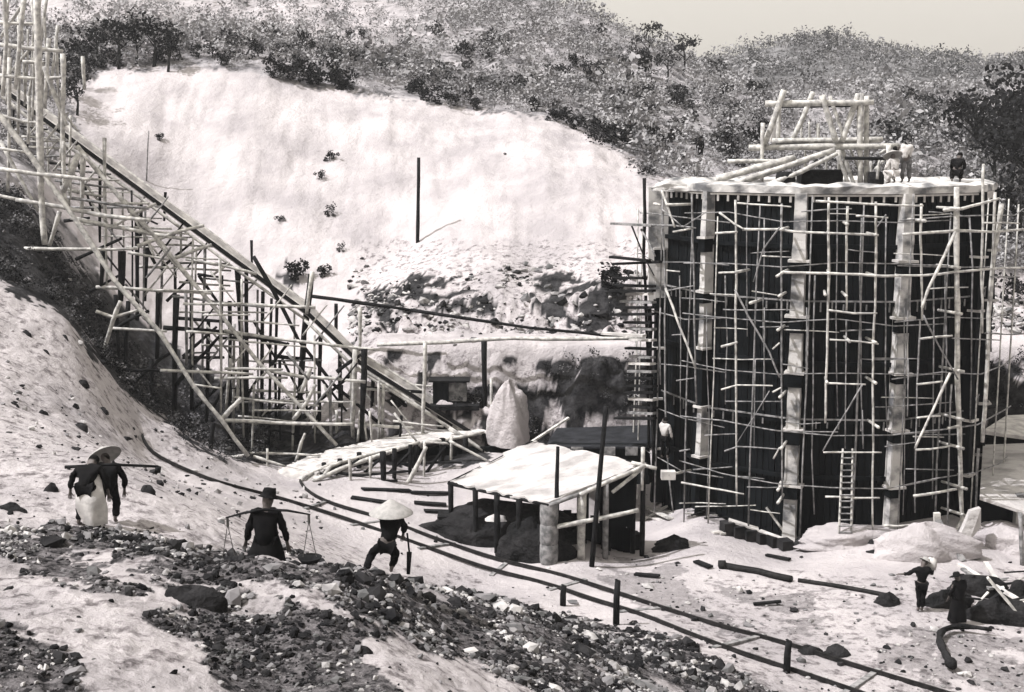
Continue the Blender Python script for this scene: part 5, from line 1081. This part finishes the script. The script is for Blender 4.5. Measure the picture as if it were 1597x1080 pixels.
a, b = at(101, 729, 24.2), at(247, 728, 24.5); mb = MB(); mb.tube([a, a.lerp(b, .5) + Vector((0, 0, .05)), b], [.035, .03, .028], 8); mb.tube([b, b + Vector((-.02, 0, -.12))], .06, 8)
tag(mb.build('shoulder_pole', M['dark_wood'], None, True), 'thick dark pole resting across the two stooping carriers', 'carrying pole')
# striding carrier with wide conical hat
f3 = at(607, 893, 22.6); f3.z = max(hz(f3.x, f3.y), at(607, 897, 22.6).z)
J = pose(pelvis=(-.04,-.06,.64), chest=(.03,.12,.96), neck=(.04,.20,1.12), head=(.03,.25,1.20), shL=(-.14,.10,1.10), shR=(.22,.12,1.10), elL=(-.10,.22,.88), wrL=(.02,.32,.74), elR=(.30,.25,.92), wrR=(.26,.30,.74), hipL=(-.13,-.06,.62), hipR=(.05,-.04,.60), knL=(-.34,.10,.44), anL=(-.46,-.12,.10), knR=(.12,.12,.40), anR=(.03,.02,.08), face=(.4,1,-.2))
p3 = person(J, f3, 0, 'crouching striding person under a very wide conical straw hat, beside the near rail', 'dark_cloth', 'dark_cloth', None, scale=.96)
hh = f3 + Vector((.03, .22, 1.30)) * 1.05
mb = MB(); mb.lathe([(.44, -.08), (.435, -.062), (.30, .03), (.15, .13), (.03, .21), (.001, .212)], 28); mb.v = [(x + .03, y + .26, z + 1.27) for x, y, z in mb.v]; mb.build('hat', M['straw'], p3, True)
p = f3 + Vector((.36, .05, 0)); mb = MB(); mb.tube([p, p + Vector((.02, .05, .42))], [.035, .05], 8); mb.tube([p + Vector((.02, .05, .42)), p + Vector((-.02, .1, .78))], .02, 6)
tag(mb.build('walking_stick', M['dark_wood'], None, True), 'dark stick planted beside the crouching hat wearer', 'stick')
# two men on the right of the site
f4 = gp(1435, 955, 28)
J = pose(shL=(-.20,0,1.38), elL=(-.40,.02,1.24), wrL=(-.62,.04,1.22), elR=(.34,.12,1.18), wrR=(.42,.22,1.38), knL=(-.05,.04,.48), knR=(.07,.02,.48), anL=(-.05,0,.08), anR=(.06,0,.08), head=(.08,.06,1.6), face=(1,.4,0))
person(J, f4, 0, 'standing person in dark clothes with both arms held out, in front of the tower', 'dark_cloth', 'dark_cloth', 'pale')
mb = MB(); mb.lathe([(.01, -.2), (.14, -.15), (.18, 0), (.14, .18), (.04, .24)], 14, c=f4 + Vector((.36, .26, 1.45)), jit=.12); tag(mb.build('bundle', M['pale_cloth'], None, True), 'pale bundle held up by the standing man before the tower', 'bundle')
f5 = gp(1492, 974, 28)
J = pose(elR=(.30,.1,1.12), wrR=(.36,.25,1.0), knL=(-.06,.04,.48), knR=(.10,.02,.48), head=(-.04,.06,1.56), neck=(-.02,.02,1.44))
person(J, f5, .3, 'person in a long dark robe and wide dark hat beside the brush heap', 'dark_cloth', 'dark_cloth', 'brim', coat=.8, scale=.95, skirt=(.95, .12, .32, .02))
# on the tower top
f6 = at(1412, 291, TY - 4.6); f6.z = TZ + .12
J = pose(pelvis=(-.05,-.05,.88), chest=(-.12,.05,1.2), neck=(-.26,.08,1.3), head=(-.36,.1,1.28), elL=(-.30,.1,1.0), wrL=(-.42,.15,.8), elR=(.1,.1,.95), wrR=(-.1,.2,.8), face=(-1,.2,-.3))
person(J, f6, 0, 'bending person in a pale shirt on the tower top beside the hoist frame', 'pale_cloth', 'grey_cloth', None, fingers=False)
f7 = at(1394, 293, TY - 5.0); f7.z = TZ + .1
J = pose(pelvis=(0,0,.45), chest=(.05,.1,.75), neck=(.06,.15,.92), head=(.08,.2,1.02), shL=(-.16,.1,.86), shR=(.22,.1,.86), elL=(-.22,.2,.62), elR=(.3,.25,.62), wrL=(-.1,.4,.5), wrR=(.2,.42,.5), hipL=(-.1,0,.42), hipR=(.1,0,.42), knL=(-.18,.36,.48), knR=(.18,.36,.48), anL=(-.14,.1,.08), anR=(.14,.1,.08))
person(J, f7, .5, 'squatting person in pale clothes at the tower edge below the bending one', 'pale_cloth', 'pale_cloth', 'cone', fingers=False)
f8 = at(1490, 292, TY - 4.2); f8.z = TZ + .1
J8 = dict(J); person(J8, f8, -.4, 'squatting person in dark clothes on the right end of the tower top', 'dark_cloth', 'dark_cloth', None, fingers=False, scale=1.0)
f9 = tp(1036, 716, 8.3)
person(pose(elL=(-.3,.2,1.3), wrL=(-.25,.3,1.55), knR=(.1,.15,.5)), f9 - Vector((0, 0, .0)), -.6, 'person in a pale shirt climbing the scaffold at the left tower corner', 'pale_cloth', 'dark_cloth', None, fingers=False, scale=.95)
# four on the hill
for i, (x, y, a, lab) in enumerate([(982,227,0,'dark figure with raised arms, left of three standing on the hill rim'),(1013,228,.5,'dark figure with one arm up, middle of three on the hill rim'),(1046,240,-.4,'dark figure in a brimmed hat, right of three standing on the hill rim'),(1092,252,.3,'dark figure standing alone on the slope just left of the leaning logs')]):
    p = gp(x, y, 70)
    if p.y > 120: p = at(x, y, 95)
    J = [pose(elL=(-.36,.05,1.45), wrL=(-.40,.05,1.7), elR=(.36,.05,1.45), wrR=(.44,.05,1.68)), pose(elR=(.34,.05,1.5), wrR=(.42,.05,1.74)), STAND, STAND][i]
    person(J, p, a, lab, 'dark_cloth', 'dark_cloth', 'brim' if i >= 1 else None, fingers=False, scale=1.05)

# ------------------------------------------------------------------ the hazy air
mb = MB(); mb.box((0, 215, 29), (1000, 560, 80)); hzo = mb.build('haze', None or M['rope']); hzo.data.materials.clear()
hm = bpy.data.materials.new("air"); hm.use_nodes = True; t = hm.node_tree; t.nodes.remove(t.nodes["Principled BSDF"])
pv = t.nodes.new("ShaderNodeVolumePrincipled"); pv.inputs["Density"].default_value = .0003; pv.inputs["Color"].default_value = (.93, .93, .95, 1); pv.inputs["Anisotropy"].default_value = .2
t.links.new(pv.outputs[0], t.nodes["Material Output"].inputs["Volume"]); hzo.data.materials.append(hm); hzo["kind"] = "stuff"
